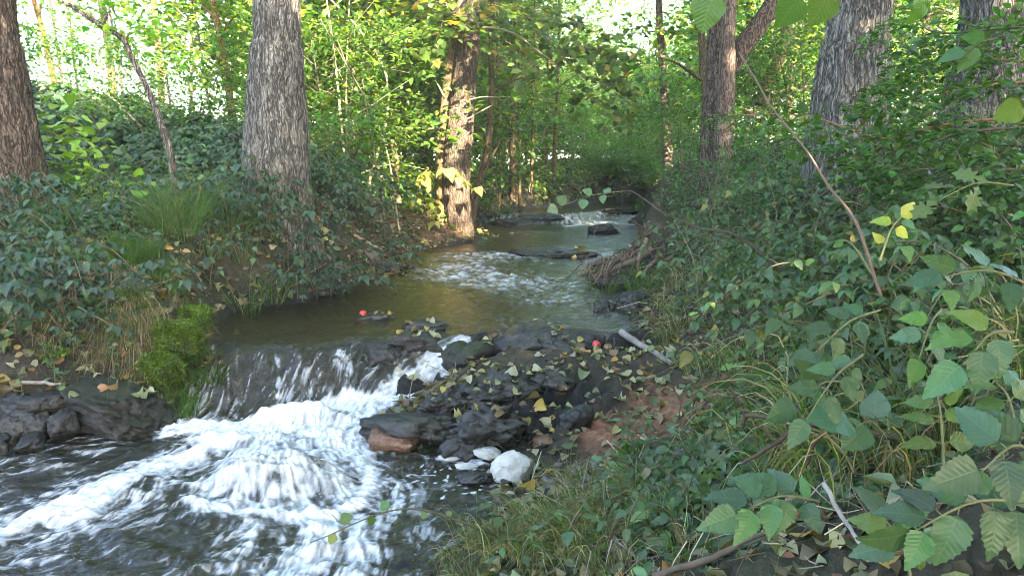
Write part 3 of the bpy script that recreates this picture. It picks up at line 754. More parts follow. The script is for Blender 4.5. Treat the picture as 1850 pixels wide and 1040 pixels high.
# ------------------------------------------------------------------ trunks
def trunk_geo(mb, P, R, k=72, n=150, amp=.015, fr=16., flare=.0, flare_h=.35, lobes=5, seed=0, col=(1,1,1), moss_top=None):
    C = smooth_path(P, n); L = np.concatenate([[0], np.cumsum(np.linalg.norm(np.diff(C, axis=0), axis=1))])
    tt = np.linspace(0, 1, len(R)); Rr = np.interp(np.linspace(0, 1, n), tt, R)
    th = np.linspace(0, 2*math.pi, k, endpoint=False)
    TH, LL = np.meshgrid(th, L)
    rad = np.repeat(Rr[:, None], k, 1)
    fl = np.exp(-LL/flare_h)*flare
    lob = .65+.35*np.cos(TH*lobes+seed)+.35*noise(np.cos(TH)*2+seed, np.sin(TH)*2, s=seed)
    rad = rad*(1+fl*np.clip(lob, .15, 2))
    cx_, sx_ = np.cos(TH)*rad, np.sin(TH)*rad
    wob = .06*fbm(np.cos(TH)*1.2, np.sin(TH)*1.2+seed, LL*1.1, 3, seed)
    br = 1-2*np.abs(noise(cx_*fr+.5*noise(cx_*30, sx_*30, LL*9, seed), sx_*fr, LL*fr*.17, seed+1))
    br2 = 1-2*np.abs(noise(cx_*fr*2.2, sx_*fr*2.2, LL*fr*.5, seed+2))
    rad = rad*(1+wob)+amp*(br-.4)+amp*.45*(br2-.3)
    ref = nrm(np.gradient(C, axis=0)); A = nrm(np.cross(ref, np.array([0, 1.0, 0]))); B = np.cross(ref, A)
    Vv = C[:, None, :]+rad[..., None]*(np.cos(TH)[..., None]*A[:, None, :]+np.sin(TH)[..., None]*B[:, None, :])
    i = np.arange(n-1)[:, None]*k; j = np.arange(k)[None, :]; j2 = (j+1) % k
    Q = np.stack([i+j, i+j2, i+k+j2, i+k+j], -1).reshape(-1, 4)
    shade = np.clip(1+.25*fbm(cx_*3, sx_*3, LL*1.2, 3, seed+9), .6, 1.4).ravel()[:, None]*np.asarray(col)[None, :]
    mb.add(Vv.reshape(-1, 3), Q, shade, np.stack([TH.ravel(), LL.ravel()], 1))
    m = np.exp(-np.maximum(LL-.75, 0)/.35)*1.0
    return np.clip(m, 0, 1).ravel(), C

def sprays(mb, C, D, N, Ln, m, size, pal, wts, tm=None, r=None, flat=.35, jit=.25, width=.45, twigs=None, droop=.15):
    """leafy twigs: C foot, D direction, N plane normal, Ln length, m leaves each"""
    r = r or rng; K = len(C); D = nrm(D); B = nrm(np.cross(D, N)); N = np.cross(B, D)
    s = r.uniform(.05, 1, (K, m)); side = r.choice([-1, 1], (K, m))*r.uniform(.1, 1, (K, m))
    Ln = np.broadcast_to(np.asarray(Ln, float), (K,))[:, None, None]
    taper = (1.05-s*.75)*width
    P = C[:, None]+Ln*(s[..., None]*D[:, None]+(side*taper)[..., None]*B[:, None]+(r.normal(0, .06, (K, m))-droop*s*s)[..., None]*N[:, None])
    ld = D[:, None]*r.uniform(.3, 1, (K, m, 1))+B[:, None]*(np.sign(side)*r.uniform(.3, 1, (K, m)))[..., None]+r.normal(0, .3, (K, m, 3))
    ln = N[:, None]+r.normal(0, flat, (K, m, 3))
    S = size*np.exp(r.normal(0, .22, K*m))
    cols = pick_cols(K*m, pal, wts, jit, r)
    leaves(mb, tm or TS, P.reshape(-1, 3), ld.reshape(-1, 3), ln.reshape(-1, 3), S, cols)
    if twigs is not None:
        for q in range(K):
            l = Ln[q, 0, 0]
            tube(twigs, [C[q], C[q]+D[q]*l*.5-N[q]*droop*l*.2, C[q]+D[q]*l-N[q]*droop*l], [.004*l/.5+.002, .003, .0015], 3, (.16,.12,.08), cap=False)

GREEN = [(.06,.14,.026), (.085,.17,.03), (.05,.11,.025), (.15,.19,.03)]
LIT = [(.10,.20,.03), (.16,.24,.04), (.075,.16,.03), (.30,.29,.04), (.38,.29,.04)]
DARKG = [(.038,.085,.026), (.055,.11,.032), (.065,.12,.028)]
BLUEG = [(.042,.105,.042), (.06,.13,.05), (.05,.11,.032)]

def crown(lf, tw, base, top, R, z0, K, m, size, pal, wts, seed, tm=None, limb_r=.03, spray_len=.75, off=(0,0), flat=.4, limbcol=(.18,.15,.11), thin=1.0):
    """limbs leaving the stem between z0 and the top, with leafy twigs along them"""
    r = np.random.RandomState(seed); C = []; D = []; N = []
    base = np.asarray(base, float); top = np.asarray(top, float); hh = top[2]-base[2]
    for q in range(K):
        f = (z0+(hh-z0)*((q+.5)/K)**.9)/hh
        p = base+(top-base)*f; a = q*2.39996+r.uniform(-.4, .4)
        g_ = (f-z0/hh)/(1-z0/hh+1e-6); ext = R*(.55+.6*math.sin(math.pi*min(1, .25+.75*g_)))*r.uniform(.7, 1.1)
        if g_ > .9: ext *= .5
        e = p+np.array([math.cos(a)*ext+off[0]*g_, math.sin(a)*ext+off[1]*g_, ext*r.uniform(.05, .5)])
        mid = (p+e)/2+np.array([0, 0, ext*.12])
        L = smooth_path([p, mid, e], 7)
        tube(tw, L, np.linspace(limb_r*(1.2-g_*.7), limb_r*.2, 7), 5, limbcol, cap=False)
        nsp = max(3, int(ext/.26*thin))
        for s in np.linspace(.25, 1, nsp):
            c = L[min(6, int(s*6))]+r.normal(0, .1, 3)*ext*.35
            dd = (e-p)/ext*.7+nrm(r.normal(0, 1, 3))*[1, 1, .45]
            C.append(c); D.append(dd); N.append(np.array([0, 0, 1])+r.normal(0, .35, 3))
    sprays(lf, np.array(C), np.array(D), np.array(N), spray_len*np.exp(r.normal(0, .2, len(C))), m, size, pal, wts, tm, r, flat)

def big_tree(name, label, cat, us, y, diam_px, mat, seed, amp=.014, flare=.35, base_drop=.75, crown_kw=None, k=150, n=240, top=7.0, extra=None, fr=16., group=None, col=(1,1,1)):
    """us: photo outline centres from the foot up"""
    pts = [PY(u, v, y) for u, v in us]
    rad = [d_*.5*y/F*1.03 for d_ in diam_px]
    root = thing(name, label, cat, (pts[0][0], pts[0][1], gz(pts[0][0], pts[0][1])), group=group)
    p0 = np.array(root.location)
    pts[0][2] = p0[2]
    loc = [q-p0 for q in pts]
    foot = loc[0].copy(); foot[2] = -base_drop
    last = loc[-1]; dirn = nrm(loc[-1]-loc[-2]); up = last+dirn*(top-last[2])*np.array([.6, .6, 1.])
    P = np.array([foot]+loc[1:]+[up]); R = [rad[0]]+rad[1:]+[rad[-1]*.62]
    # the widths follow arc length
    Ls = np.concatenate([[0], np.cumsum(np.linalg.norm(np.diff(P, axis=0), axis=1))]); Rn = np.interp(np.linspace(0, Ls[-1], 40), Ls, R)
    mb = MB(); mo, C = trunk_geo(mb, P, Rn, k, n, amp, fr, flare*2.2, .38, 5, seed, col)
    mb.build('trunk', M[mat], root, attrs={'moss': mo})
    if extra: extra(root, p0)
    if crown_kw is not None:
        lf, tw = MB(), MB()
        crown(lf, tw, C[-1]-[0, 0, 2.6], C[-1]+[0, 0, crown_kw.pop('rise', 4.5)], **crown_kw)
        b_ = tw.build('limbs', M[mat], root, attrs={'moss': np.zeros(tw.n)})
        lf.build('crown', M['leaf_lit'], root)
    return root

big_tree('oak_tree', 'stout grey ridged trunk rising from the ivy on the left bank', 'tree', [(503,372),(500,300),(499,200),(499,100),(499,0)], 7.4, [118,112,108,105,102], 'oak', 1, flare=.24,
         crown_kw=dict(R=2.8, z0=.5, K=22, m=40, size=.12, pal=LIT, wts=[3,2,2,.5,.3], seed=1, limb_r=.09, spray_len=.9, off=(-1.5,.5)))
big_tree('oak_tree', 'dark thick trunk cut by the left edge, mossy at its foot', 'tree', [(12,395),(0,320),(-18,200),(-26,100),(-34,0)], 6.5, [172,152,140,136,132], 'bark_dark', 2, amp=.017, flare=.45,
         crown_kw=dict(R=2.6, z0=.5, K=18, m=40, size=.12, pal=LIT, wts=[3,2,2,.5,.3], seed=2, limb_r=.09, spray_len=.9, off=(-2.5,-.5)))
big_tree('oak_tree', 'thickest grey trunk right of the brook with deep bark furrows', 'tree', [(1528,380),(1530,300),(1534,200),(1544,100),(1556,0)], 6.2, [150,140,134,132,130], 'oak', 3, amp=.016,
         crown_kw=dict(R=3.6, z0=.4, K=34, m=46, size=.13, pal=LIT, wts=[3,2,2,.5,.3], seed=3, limb_r=.1, spray_len=1.0, off=(3.5,-2.0), rise=5.0))  # out-of-view crown, its reach right and back shaped to block the sun
big_tree('oak_tree', 'broad pale trunk at the far right behind the hornbeam twigs', 'tree', [(1762,380),(1766,300),(1776,200),(1786,100),(1796,0)], 6.6, [160,148,142,138,134], 'oak', 4, amp=.016,
         crown_kw=dict(R=3.8, z0=.4, K=36, m=46, size=.13, pal=LIT, wts=[3,2,2,.5,.3], seed=4, limb_r=.1, spray_len=1.0, off=(3.0,-4.0), rise=5.5))  # unseen crown, likewise spread right and back to shade the stream
def mid_extra(root, p0):
    y = 11.7
    def pt(u, v, yy=y): return PY(u, v, yy)-p0
    mb = MB(); mo, _ = trunk_geo(mb, [pt(793,412), pt(797,330), pt(797,270), pt(803,200), pt(812,120), pt(824,60), pt(836,-20)], [.075,.07,.068,.066,.06,.055,.05], 28, 90, .006, 22, .3, .2, 4, 8, (1.25,1.1,.85))
    mb.build('side_stem', M['bark_thin'], root, attrs={'moss': mo*0})
    mb = MB()
    for P, R in [([(846,62),(880,50),(930,62),(975,95),(1000,112)], .022), ([(806,185),(795,160),(785,145)], .02), ([(838,-5),(818,25),(805,5),(800,-20)], .02), ([(845,215),(880,195),(890,190)], .012), ([(848,180),(880,175),(960,178),(1000,182)], .010)]:
        Q = smooth_path([pt(u, v, 11.3) for u, v in P], 14); tube(mb, Q, np.linspace(R, R*.4, 14), 6, (.2,.16,.11))
        mb_ = mb
    mb.build('branch', M['stem'], root)
    lf, tw = MB(), MB(); r = np.random.RandomState(5); C = []; D = []
    for _ in range(70):
        u, v = r.uniform(880, 1110), 0
        v = r.normal(.45*(u-880)+20, 40); C.append(pt(u, v, r.uniform(10.4, 12.4))); D.append([r.uniform(-.2, 1), r.normal(0, .5), -.15])
    for _ in range(26): C.append(pt(r.uniform(770, 880), r.normal(20, 30), r.uniform(10.6, 12.4))); D.append([r.normal(0, 1), r.normal(0, .5), -.1])
    sprays(lf, np.array(C), np.array(D, float), np.array([[0, -.35, 1.]]*len(C))+r.normal(0, .25, (len(C), 3)), .55, 14, .115, GREEN[:3]+[(.24,.22,.04)], [1,2,3,.6], TL, r, .3, twigs=tw)
    lf.build('leaves', M['leaf_lit'], root); tw.build('twigs', M['stem'], root)
big_tree('alder_tree', 'slanting dark trunk at the left shore with a pale side stem', 'tree', [(832,432),(828,390),(824,330),(830,240),(838,150),(846,80),(850,0)], 11.7, [52,44,44,48,46,44,42], 'bark_red', 5, amp=.012, flare=.7, k=72, n=170, extra=mid_extra,
         crown_kw=dict(R=2.2, z0=.5, K=16, m=36, size=.12, pal=LIT, wts=[2,3,2,1,.5], seed=6, limb_r=.06, spray_len=.8, off=(.5,0)), col=(.85,.85,.85))
def twin_extra(root, p0):
    def pt(u, v, y=8.8): return PY(u, v, y)-p0
    mb = MB(); mo, _ = trunk_geo(mb, [pt(1288,372,9.1), pt(1290,250,9.1), pt(1296,120,9.1), pt(1300,-40,9.1)], [.19,.16,.13,.11], 40, 100, .009, 18, .3, .2, 5, 12)
    mb.build('rear_stem', M['bark_dark'], root, attrs={'moss': mo*.2})
    mb = MB(); mo, _ = trunk_geo(mb, [pt(1318,125,9), pt(1345,80,9), pt(1372,45,9), pt(1420,-30,9)], [.10,.115,.11,.09], 32, 60, .006, 20, 0, .2, 5, 13)
    mb.build('slanting_limb', M['bark_dark'], root, attrs={'moss': mo*0})
big_tree('cherry_tree', 'twin stemmed trunk right of the brook with a dark limb slanting right', 'tree', [(1306,372),(1306,300),(1310,200),(1314,100),(1318,0)], 8.8, [46,37,32,31,30], 'bark_red', 7, amp=.007, flare=.3, k=56, n=150, extra=twin_extra,
         crown_kw=dict(R=2.4, z0=.5, K=18, m=36, size=.12, pal=LIT, wts=[3,2,2,.4,.2], seed=8, limb_r=.06, spray_len=.8, off=(1.,0)), fr=24.)
big_tree('pine_tree', 'slim reddish trunk against the bright gap beyond the cascade', 'tree', [(1212,345),(1207,280),(1202,200),(1196,100),(1190,0)], 14.5, [21,19,17,15,14], 'bark_red', 9, amp=.006, flare=.3, k=36, n=110,
         crown_kw=dict(R=1.8, z0=.6, K=12, m=30, size=.12, pal=LIT, wts=[3,2,2,.4,.2], seed=10, limb_r=.04, spray_len=.7), fr=26.)
big_tree('ash_tree', 'pale half hidden trunk behind the slanting dark one', 'tree', [(768,392),(766,300),(760,200),(755,100),(752,0)], 15.5, [40,34,28,24,22], 'oak', 14, amp=.01, flare=.4, k=44, n=110,
         crown_kw=dict(R=2.6, z0=.5, K=16, m=36, size=.12, pal=LIT, wts=[2,3,2,1,.5], seed=15, limb_r=.05, spray_len=.8), fr=20.)

# slim bare stems one can pick out
def slim(name, label, cat, pts, y, r0, r1, mat='bark_thin', col=(1,1,1), foot=True, twig=(), leaf=0, pal=LIT, ends=None, seed=0):
    P = [PY(u, v, y if ends is None else y+(ends-y)*i/(len(pts)-1)) for i, (u, v) in enumerate(pts)]
    if foot: P[0][2] = gz(P[0][0], P[0][1])-.08
    root = thing(name, label, cat, P[0]); p0 = np.array(root.location)
    mb = MB(); n = 40; C = smooth_path([q-p0 for q in P], n)
    C += .012*np.stack([noise(np.arange(n)*.35, np.full(n, seed+.5)), noise(np.arange(n)*.35, np.full(n, seed+9.5)), np.zeros(n)], 1)
    tube(mb, C, np.linspace(r0, r1, n)*(1+.15*noise(np.arange(n)*.6, np.full(n, seed+.3))), 10, col); mb.build('stem', M[mat], root, attrs={'moss': np.zeros(mb.n)})
    r = np.random.RandomState(seed+40)
    if twig or leaf:
        lf = MB(); Cc = []; Dd = []
        for f, dx, dz, l in twig:
            a = C[int(f*(n-1))]; e = a+np.array([dx, r.normal(0, .3), dz])*l
            tw = MB(); tube(tw, smooth_path([a, (a+e)/2+[0,0,.06*l], e], 8), np.linspace(r1*.7+.003, .002, 8), 5, col); tw.build('twig', M[mat], root, attrs={'moss': np.zeros(tw.n)})
            for s in np.linspace(.3, 1, 4): Cc.append(a+(e-a)*s); Dd.append([dx+r.normal(0,.5), r.normal(0,.6), dz*.3+r.normal(0,.2)])
        for _ in range(leaf): q = C[r.randint(int(n*.35), n)]; Cc.append(q+r.normal(0, .05, 3)); Dd.append([r.normal(), r.normal(), r.normal()*.3])
        if Cc:
            sprays(lf, np.array(Cc), np.array(Dd, float), np.array([[0,0,1.]]*len(Cc))+r.normal(0,.3,(len(Cc),3)), .42, 14, .085, pal, [3,2,2]+[.3]*(len(pal)-3), TS, r)
            lf.build('leaves', M['leaf_lit'], root)
    return root
slim('dead_sapling', 'bare grey sapling bent left over the ivy mound on the left bank', 'sapling', [(322,345),(308,285),(295,235),(268,165),(240,110),(222,72),(205,58),(165,35),(130,12),(90,-10)], 7.0, .034, .016, 'oak', (1.0,.95,.9), twig=[(.72,.5,.9,.2),(.55,.5,.6,.15)], seed=1)
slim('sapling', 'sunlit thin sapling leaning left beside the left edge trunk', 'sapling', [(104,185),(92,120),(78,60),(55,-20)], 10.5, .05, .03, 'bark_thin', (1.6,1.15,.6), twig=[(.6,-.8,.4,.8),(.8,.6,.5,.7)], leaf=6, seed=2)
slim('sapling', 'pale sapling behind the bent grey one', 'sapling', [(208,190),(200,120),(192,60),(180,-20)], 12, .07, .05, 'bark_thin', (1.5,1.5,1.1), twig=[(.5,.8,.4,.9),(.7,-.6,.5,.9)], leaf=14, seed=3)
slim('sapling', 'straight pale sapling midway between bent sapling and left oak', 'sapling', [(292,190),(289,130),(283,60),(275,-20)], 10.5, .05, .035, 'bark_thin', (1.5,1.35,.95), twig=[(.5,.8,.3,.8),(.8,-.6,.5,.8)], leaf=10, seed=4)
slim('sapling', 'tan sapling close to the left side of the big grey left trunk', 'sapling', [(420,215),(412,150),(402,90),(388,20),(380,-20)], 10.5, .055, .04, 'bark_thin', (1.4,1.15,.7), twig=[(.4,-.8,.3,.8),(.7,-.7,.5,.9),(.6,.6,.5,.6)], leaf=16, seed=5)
slim('broken_stem', 'short broken pinkish stem behind the left shore', 'stump', [(718,318),(712,275),(709,240)], 11.5, .06, .045, 'bark_thin', (1.5,1.15,.95), seed=6)
slim('sapling', 'curved sapling leaning right from the foot of the slanting trunk', 'sapling', [(848,392),(862,340),(878,290),(886,220),(888,120),(888,20),(892,-20)], 12.4, .07, .04, 'bark_thin', (.95,.95,.75), twig=[(.6,.8,.3,.8),(.8,-.5,.5,.8)], leaf=12, seed=7)
slim('sapling', 'forked grey stem curving up right of the slanting trunk', 'sapling', [(846,398),(850,370),(862,335),(880,300),(905,252)], 12.2, .06, .014, 'bark_thin', (.8,.8,.65), seed=8)
for k, (u0, u1, y, rr, lb) in enumerate([(925,928,17,.09,'rust brown straight stem right of the slanting trunk'), (938,936,16.5,.035,'pale straight pole stem right next to the rust brown one'), (902,898,16,.03,'thin pale stem between the forked stem and the rust brown one'),
     (960,966,17.5,.035,'thin tan stem right of the pale pole on the left shore'), (1000,1010,18.5,.05,'leaning tan stem nearest the brook on the far left shore'), (985,990,20,.03,'hair thin upright stem deep in the wood above the far shore')]):
    slim('sapling', lb, 'sapling', [(u0,368),(u0+1,300),((u0+u1)/2,200),(u1,90),(u1,-10)], y, rr, rr*.6, 'bark_red' if k == 0 else 'bark_thin', (1,.9,.8) if k == 0 else (1.1,1.0,.7), leaf=12, seed=10+k, twig=[(.6,.7,.4,.9),(.75,-.7,.4,.9)])
slim('sapling', 'thin grey stem left of the twin stemmed trunk', 'sapling', [(1282,330),(1276,200),(1268,90),(1262,-20)], 9.6, .055, .04, 'bark_thin', (.8,.75,.6), twig=[(.5,-.8,.3,1.),(.7,.7,.4,.8)], leaf=14, seed=20)
slim('sapling', 'pale leaning stem between the twin trunk and the thickest trunk', 'sapling', [(1372,190),(1392,140),(1410,100),(1425,40),(1432,-20)], 10.5, .10, .06, 'bark_thin', (1.1,1.05,.85), leaf=6, foot=False, seed=21)

def shade_tree(label, x, y, seed, hgt=7.2, R=2.5):  # unseen trees, added to keep the sun off the foreground
    root = thing('added_shade_tree', label, 'tree', (x, y, gz(x, y))); tr, tw, lf = MB(), MB(), MB()
    mo, C = trunk_geo(tr, [[0,0,-.2],[.1,.1,hgt*.4],[0,0,hgt*.8]], [.22,.18,.1], 40, 80, .008, 14, .4, .3, 5, seed); tr.build('trunk', M['oak'], root, attrs={'moss': mo})
    crown(lf, tw, [0,0,0], [0,0,hgt], R, 1.1, 54, 52, .16, LIT, [3,2,2,.5,.3], seed, limb_r=.06, spray_len=1.0, limbcol=(.9,.85,.8))
    tw.build('limbs', M['oak'], root, attrs={'moss': np.zeros(tw.n)}); lf.build('crown', M['leaf_lit'], root)
shade_tree('unseen round beech added for shade right behind the viewer', .6, -3.2, 401)
shade_tree('unseen beech added for shade on the right bank behind the viewer', 3.8, -2.4, 402)
shade_tree('unseen low beech added for shade furthest right behind the viewer', 6.9, -1.6, 403, 4.4, 2.3)
shade_tree('unseen slender beech added to close the shade gap behind the viewer', 2.2, -3.0, 404, 6.6, 2.2)
rock('boulder', 'grey slab showing in the grass of the near right bank', 'boulder', 1195, 850, .2, (.13,.08,.05), 'rock_grey', 121, .2, col=(.5,.5,.5))
rock('boulder', 'dark stone in the hollow below the dead grass bundles at right', 'boulder', 1385, 885, .32, (.13,.08,.05), 'rock', 122, .1, col=(1.6,1.6,1.7))
rock('boulder', 'second dark stone in the grass left of the bottom leaf spray', 'boulder', 1110, 905, .1, (.09,.06,.04), 'rock_grey', 123, .6, col=(.45,.45,.45))
shade_tree('unseen tall slim beech added on the right bank to shade the twin trunk', 7.9, .7, 405, 8.2, 1.5)
# ------------------------------------------------------------------ the green wood behind
def wood_tree(seed, hgt, R, z0, K, m, size, pal, wts, tm=None, rad=.06, col=(1,1,1)):
    root = thing('wood_tree', '', 'tree'); r = np.random.RandomState(seed)
    tw, lf, tr = MB(), MB(), MB()
    top = np.array([r.normal(0, .4), r.normal(0, .3), hgt])
    C = smooth_path([[0,0,-.15], [r.normal(0,.12), r.normal(0,.1), hgt*.4], top], 16)
    tube(tr, C, np.linspace(rad, rad*.3, 16), 8, col)
    crown(lf, tw, [0,0,0], top, R, z0, K, m, size, pal, wts, seed, tm, limb_r=rad*.4, spray_len=.8)
    tr.build('trunk', M['bark_thin'], root, attrs={'moss': np.zeros(tr.n)}); tw.build('limbs', M['stem'], root); lf.build('crown', M['leaf_lit'], root)
    return root
def put(protos, spots, label, group):
    for i, (u, y, s) in enumerate(spots):
        x = PY(u, 300, y)[0]; k = i % len(protos); p = protos[k]
        if not p.get('used'):
            p['used'] = 1; p.location = (x, y, gz(x, y)); p.scale = (s,)*3; p['label'] = label; p['group'] = group; o = p
        else:
            o = copy_thing(p, (x, y, gz(x, y)), (0, 0, i*2.1), s, label, group)
    for p in protos:
        if 'used' in p: del p['used']
def protos(n, **kw):
    return [wood_tree(seed=kw.get('seed0', 0)+i, **{k: v for k, v in kw.items() if k != 'seed0'}) for i in range(n)]
tA = protos(3, seed0=100, hgt=8.0, R=2.2, z0=1.0, K=36, m=32, size=.095, pal=LIT, wts=[3,3,2,1.1,.7], tm=TL, rad=.08)
put(tA, [(590,12.5,1),(660,14,1),(705,17,1.1),(585,17,1.1),(640,20,1.2),(735,21,1.1),(810,19,1.1),(545,14,1.0)], 'leafy tree in the sunlit wood between the left oak and the slanting trunk', 'trees of the wood left of the brook')
tB = protos(3, seed0=110, hgt=8.5, R=2.3, z0=.8, K=36, m=32, size=.095, pal=GREEN+LIT[:2], wts=[3,3,2,1,2,1], tm=TS, rad=.08)
put(tB, [(880,19,1.0),(935,22,1.1),(985,26,1.2),(905,27,1.2),(1035,31,1.15),(960,34,1.3),(870,24,1.1)], 'leafy tree in the wood above the far left shore', 'trees of the wood at the far left shore')
tC = protos(3, seed0=120, hgt=8.0, R=2.3, z0=.9, K=36, m=32, size=.095, pal=LIT+GREEN[:2], wts=[3,3,2,.8,.3,2,2], tm=TL, rad=.08)
put(tC, [(1350,14.5,1),(1420,12.5,1),(1650,12.5,1),(1700,16,1.1),(1800,11.5,.9),(1870,14,1),(1330,29,1.0),(1440,30,1.1),(1560,29,1.1),(1250,34,1.)], 'leafy tree in the sunlit wood behind the right bank trunks', 'trees of the wood on the right')
tD = protos(2, seed0=130, hgt=5.0, R=1.9, z0=.2, K=26, m=30, size=.11, pal=LIT+GREEN[:1], wts=[3,3,2,.6,.3,1], tm=TS, rad=.05)
for p in tD: p.name = 'hazel_bush'; p['category'] = 'bush'
put(tD, [(520,24,1.2),(575,26,1.1),(640,25,1.2),(705,27,1.1),(770,26,1.2),(835,29,1.2),(900,31,1.2),(950,28,1.),(1000,33,1.2),(610,31,1.4),(740,33,1.4),(1230,30,1.),(1290,28,1.1),(1350,26,1.1),(1410,28,1.2),(1480,26,1.1),(1560,27,1.2),(1650,26,1.2),(1740,25,1.1),(1830,27,1.2),(1900,24,1.2),(1110,38,1.1),(1150,36,.9),(1085,34,1.1),(1180,33,.9),(1060,30,.9),(1200,28,.8),(1125,44,1.3),(1080,42,1.3),(1165,44,1.2)], 'bush of the far thicket closing the view deep in the wood', 'bushes of the far thicket')
tE = protos(3, seed0=140, hgt=2.2, R=1.1, z0=.15, K=22, m=28, size=.085, pal=GREEN+LIT[:2]+BLUEG[:1], wts=[3,3,2,.8,1,.6,1], tm=TS, rad=.025)
for p in tE: p.name = 'hazel_bush'; p['category'] = 'bush'
put(tE, [(590,10.6,.9),(640,11.0,1.1),(600,12.5,1.5),(665,13,1.5),(720,15,1.5),(780,14.5,1.2),(640,11.5,1),(690,12.6,1),(735,14,1.),(620,14,1.2),(560,11.5,.9),(670,16,1.2),(770,17,1)], 'low bush filling the wood floor behind the left shore', 'low bushes behind the left shore')
tF = protos(3, seed0=150, hgt=2.6, R=1.2, z0=.1, K=26, m=32, size=.085, pal=GREEN+LIT[:1], wts=[3,3,2,.8,1], tm=TS, rad=.025)
for p in tF: p.name = 'hazel_bush'; p['category'] = 'bush'
put(tF, [(1128,20.6,.42),(1150,20.2,.4),(1172,19.8,.42),(1105,20.9,.4),(1085,20.5,.4),(1120,24.5,.8),(1160,25,.8),(1090,23.5,.8),(1195,20,.7),(1060,22.5,.7),(1215,18.5,.7),(1140,26.5,1.1),(890,18.5,.9),(935,20,.9),(985,21,.9),(1030,23,.9),(910,23,1.2),(1060,26,1.),(870,20,1.),(965,25,1.2),(1010,28,1.2)], 'low bush on the far shores above the cascade', 'low bushes on the far shores')
tG = protos(3, seed0=160, hgt=2.4, R=1.15, z0=.15, K=20, m=24, size=.08, pal=BLUEG+GREEN[:3], wts=[2,2,2,2,2,1], tm=TS, rad=.025)
for p in tG: p.name = 'elder_bush'; p['category'] = 'bush'
put(tG, [(1205,17,.9),(1235,15,.9),(1262,12.5,.7),(1235,11.6,.6),(1350,10.8,.6),(1410,10,.55),(1455,9.5,.5),(1380,12.5,1.1),(1630,9,.5),(1680,10,.6),(1880,8.8,.6),(1225,20,1.),(1190,23,1.)], 'green bush growing behind the right bank trunks', 'bushes behind the right bank trunks')
tH = protos(2, seed0=170, hgt=1.7, R=.85, z0=.1, K=16, m=26, size=.062, pal=BLUEG+DARKG, wts=[3,3,2,2,2,1], tm=TS, rad=.018)
for p in tH: p.name = 'elder_bush'; p['category'] = 'bush'
put(tH, [(1240,9.4,.6),(1350,7.6,.45),(1420,6.9,.42),(1270,7.9,.45),(1480,6.2,.36),(1610,5.9,.34),(1690,6.0,.36),(1380,6.3,.36),(1800,5.6,.38)], 'bluish green bush in front of the right bank trunks', 'bushes before the right bank trunks')
tH2 = protos(2, seed0=175, hgt=1.5, R=.8, z0=.1, K=16, m=24, size=.07, pal=GREEN+BLUEG, wts=[3,3,2,1,2,2,1], tm=TS, rad=.018)
for p in tH2: p.name = 'elder_bush'; p['category'] = 'bush'
tI = protos(2, seed0=180, hgt=4.6, R=1.2, z0=1.6, K=15, m=14, size=.09, pal=LIT, wts=[3,3,2,.8,.4], tm=TS, rad=.03)
put(tH2, [(60,8.9,.6),(130,9.2,.75),(200,9.4,.6),(255,9.6,.8),(330,9.5,.7),(390,9.4,.8),(290,8.4,.45),(170,8.2,.4),(600,9.2,.6),(570,8.6,.5)], 'leafy shrub rising out of the ivy on the left mound', 'shrubs in the left ivy')
put(tI, [(130,12.5,1),(240,11.5,1),(345,11.5,1.05),(395,13,1.1),(160,16,1.2),(450,12,1.1),(320,16,1.2)], 'thin sparse young tree against the bright sky beyond the ivy mound', 'young trees beyond the ivy mound')

# ------------------------------------------------------------------ ivy and ground cover
def on_land(n, u0, u1, y0, y1, r, dmin=.1, dens=None):
    y = r.uniform(y0, y1, n); u = r.uniform(u0, u1, n); x = (u-925)/F*y*1.02
    d = signed(x, y); k = d > dmin
    if dens is not None: k &= r.rand(n) < dens(x, y, u, d)
    return x[k], y[k], d[k]
def cover(name, label, cat, x, y, hgt, size, pal, wts, tm, mat, r, lean=(0, -.4), tilt=.45, lobed=False, group=None, rise=None):
    z = terrain(x, y)+hgt
    P = np.stack([x, y, z], 1); n = len(x)
    N = np.array([lean[0], lean[1], 1.0])+r.normal(0, tilt, (n, 3)); D = r.normal(0, 1, (n, 3))*[1, 1, .35]+[0, -.5, -.35]
    lf = MB(); leaves(lf, tm, P, D, N, size*np.exp(r.normal(0, .28, n)), pick_cols(n, pal, wts, .28, r))
    o = lf.build(name, M[mat]); return tag(o, label, cat, group, 'stuff')
r = np.random.RandomState(21)
IVY = [(.024,.056,.028), (.036,.08,.038), (.052,.105,.052), (.07,.12,.045)]
x, y, d = on_land(66000, -700, 660, 6.0, 12.5, r, .5, lambda x, y, u, d: sstep(.5, 1.3, d)*sstep(720, 560, u+40*noise(x*2, y*2)))
hv = np.abs(fbm(x*1.6, y*1.6, o=3, s=91)); hm = .36*sstep(.0, .5, hv+.15)*sstep(7.0, 8.6, y)+.1
cover('ivy', 'blanket of dark glossy ivy over the left bank and mound', 'ivy', x, y, hm*r.uniform(.45, 1.05, len(x)), .075, IVY, [1,3,3,2], TS, 'ivy', r, (.25, -.7), .5)
x, y, d = on_land(60000, -800, 800, 4.2, 12, r, .12, lambda x, y, u, d: .85*sstep(.12, .6, d)*sstep(-.1, .35, noise(x*1.8, y*1.8, s=92)+.12))
cover('ground_cover', 'low dark herbs and creepers among the litter of the left bank', 'undergrowth', x, y, r.uniform(.01, .16, len(x))*sstep(.05, .9, d), .05, IVY+DARKG, [2,2,1,1,2,2,1], TS, 'leaf', r, (.3, -.5), .5)
RC = [(.062,.122,.05), (.08,.145,.06), (.062,.115,.04), (.046,.088,.034), (.085,.135,.048), (.11,.165,.05), (.16,.15,.045), (.17,.13,.065)]
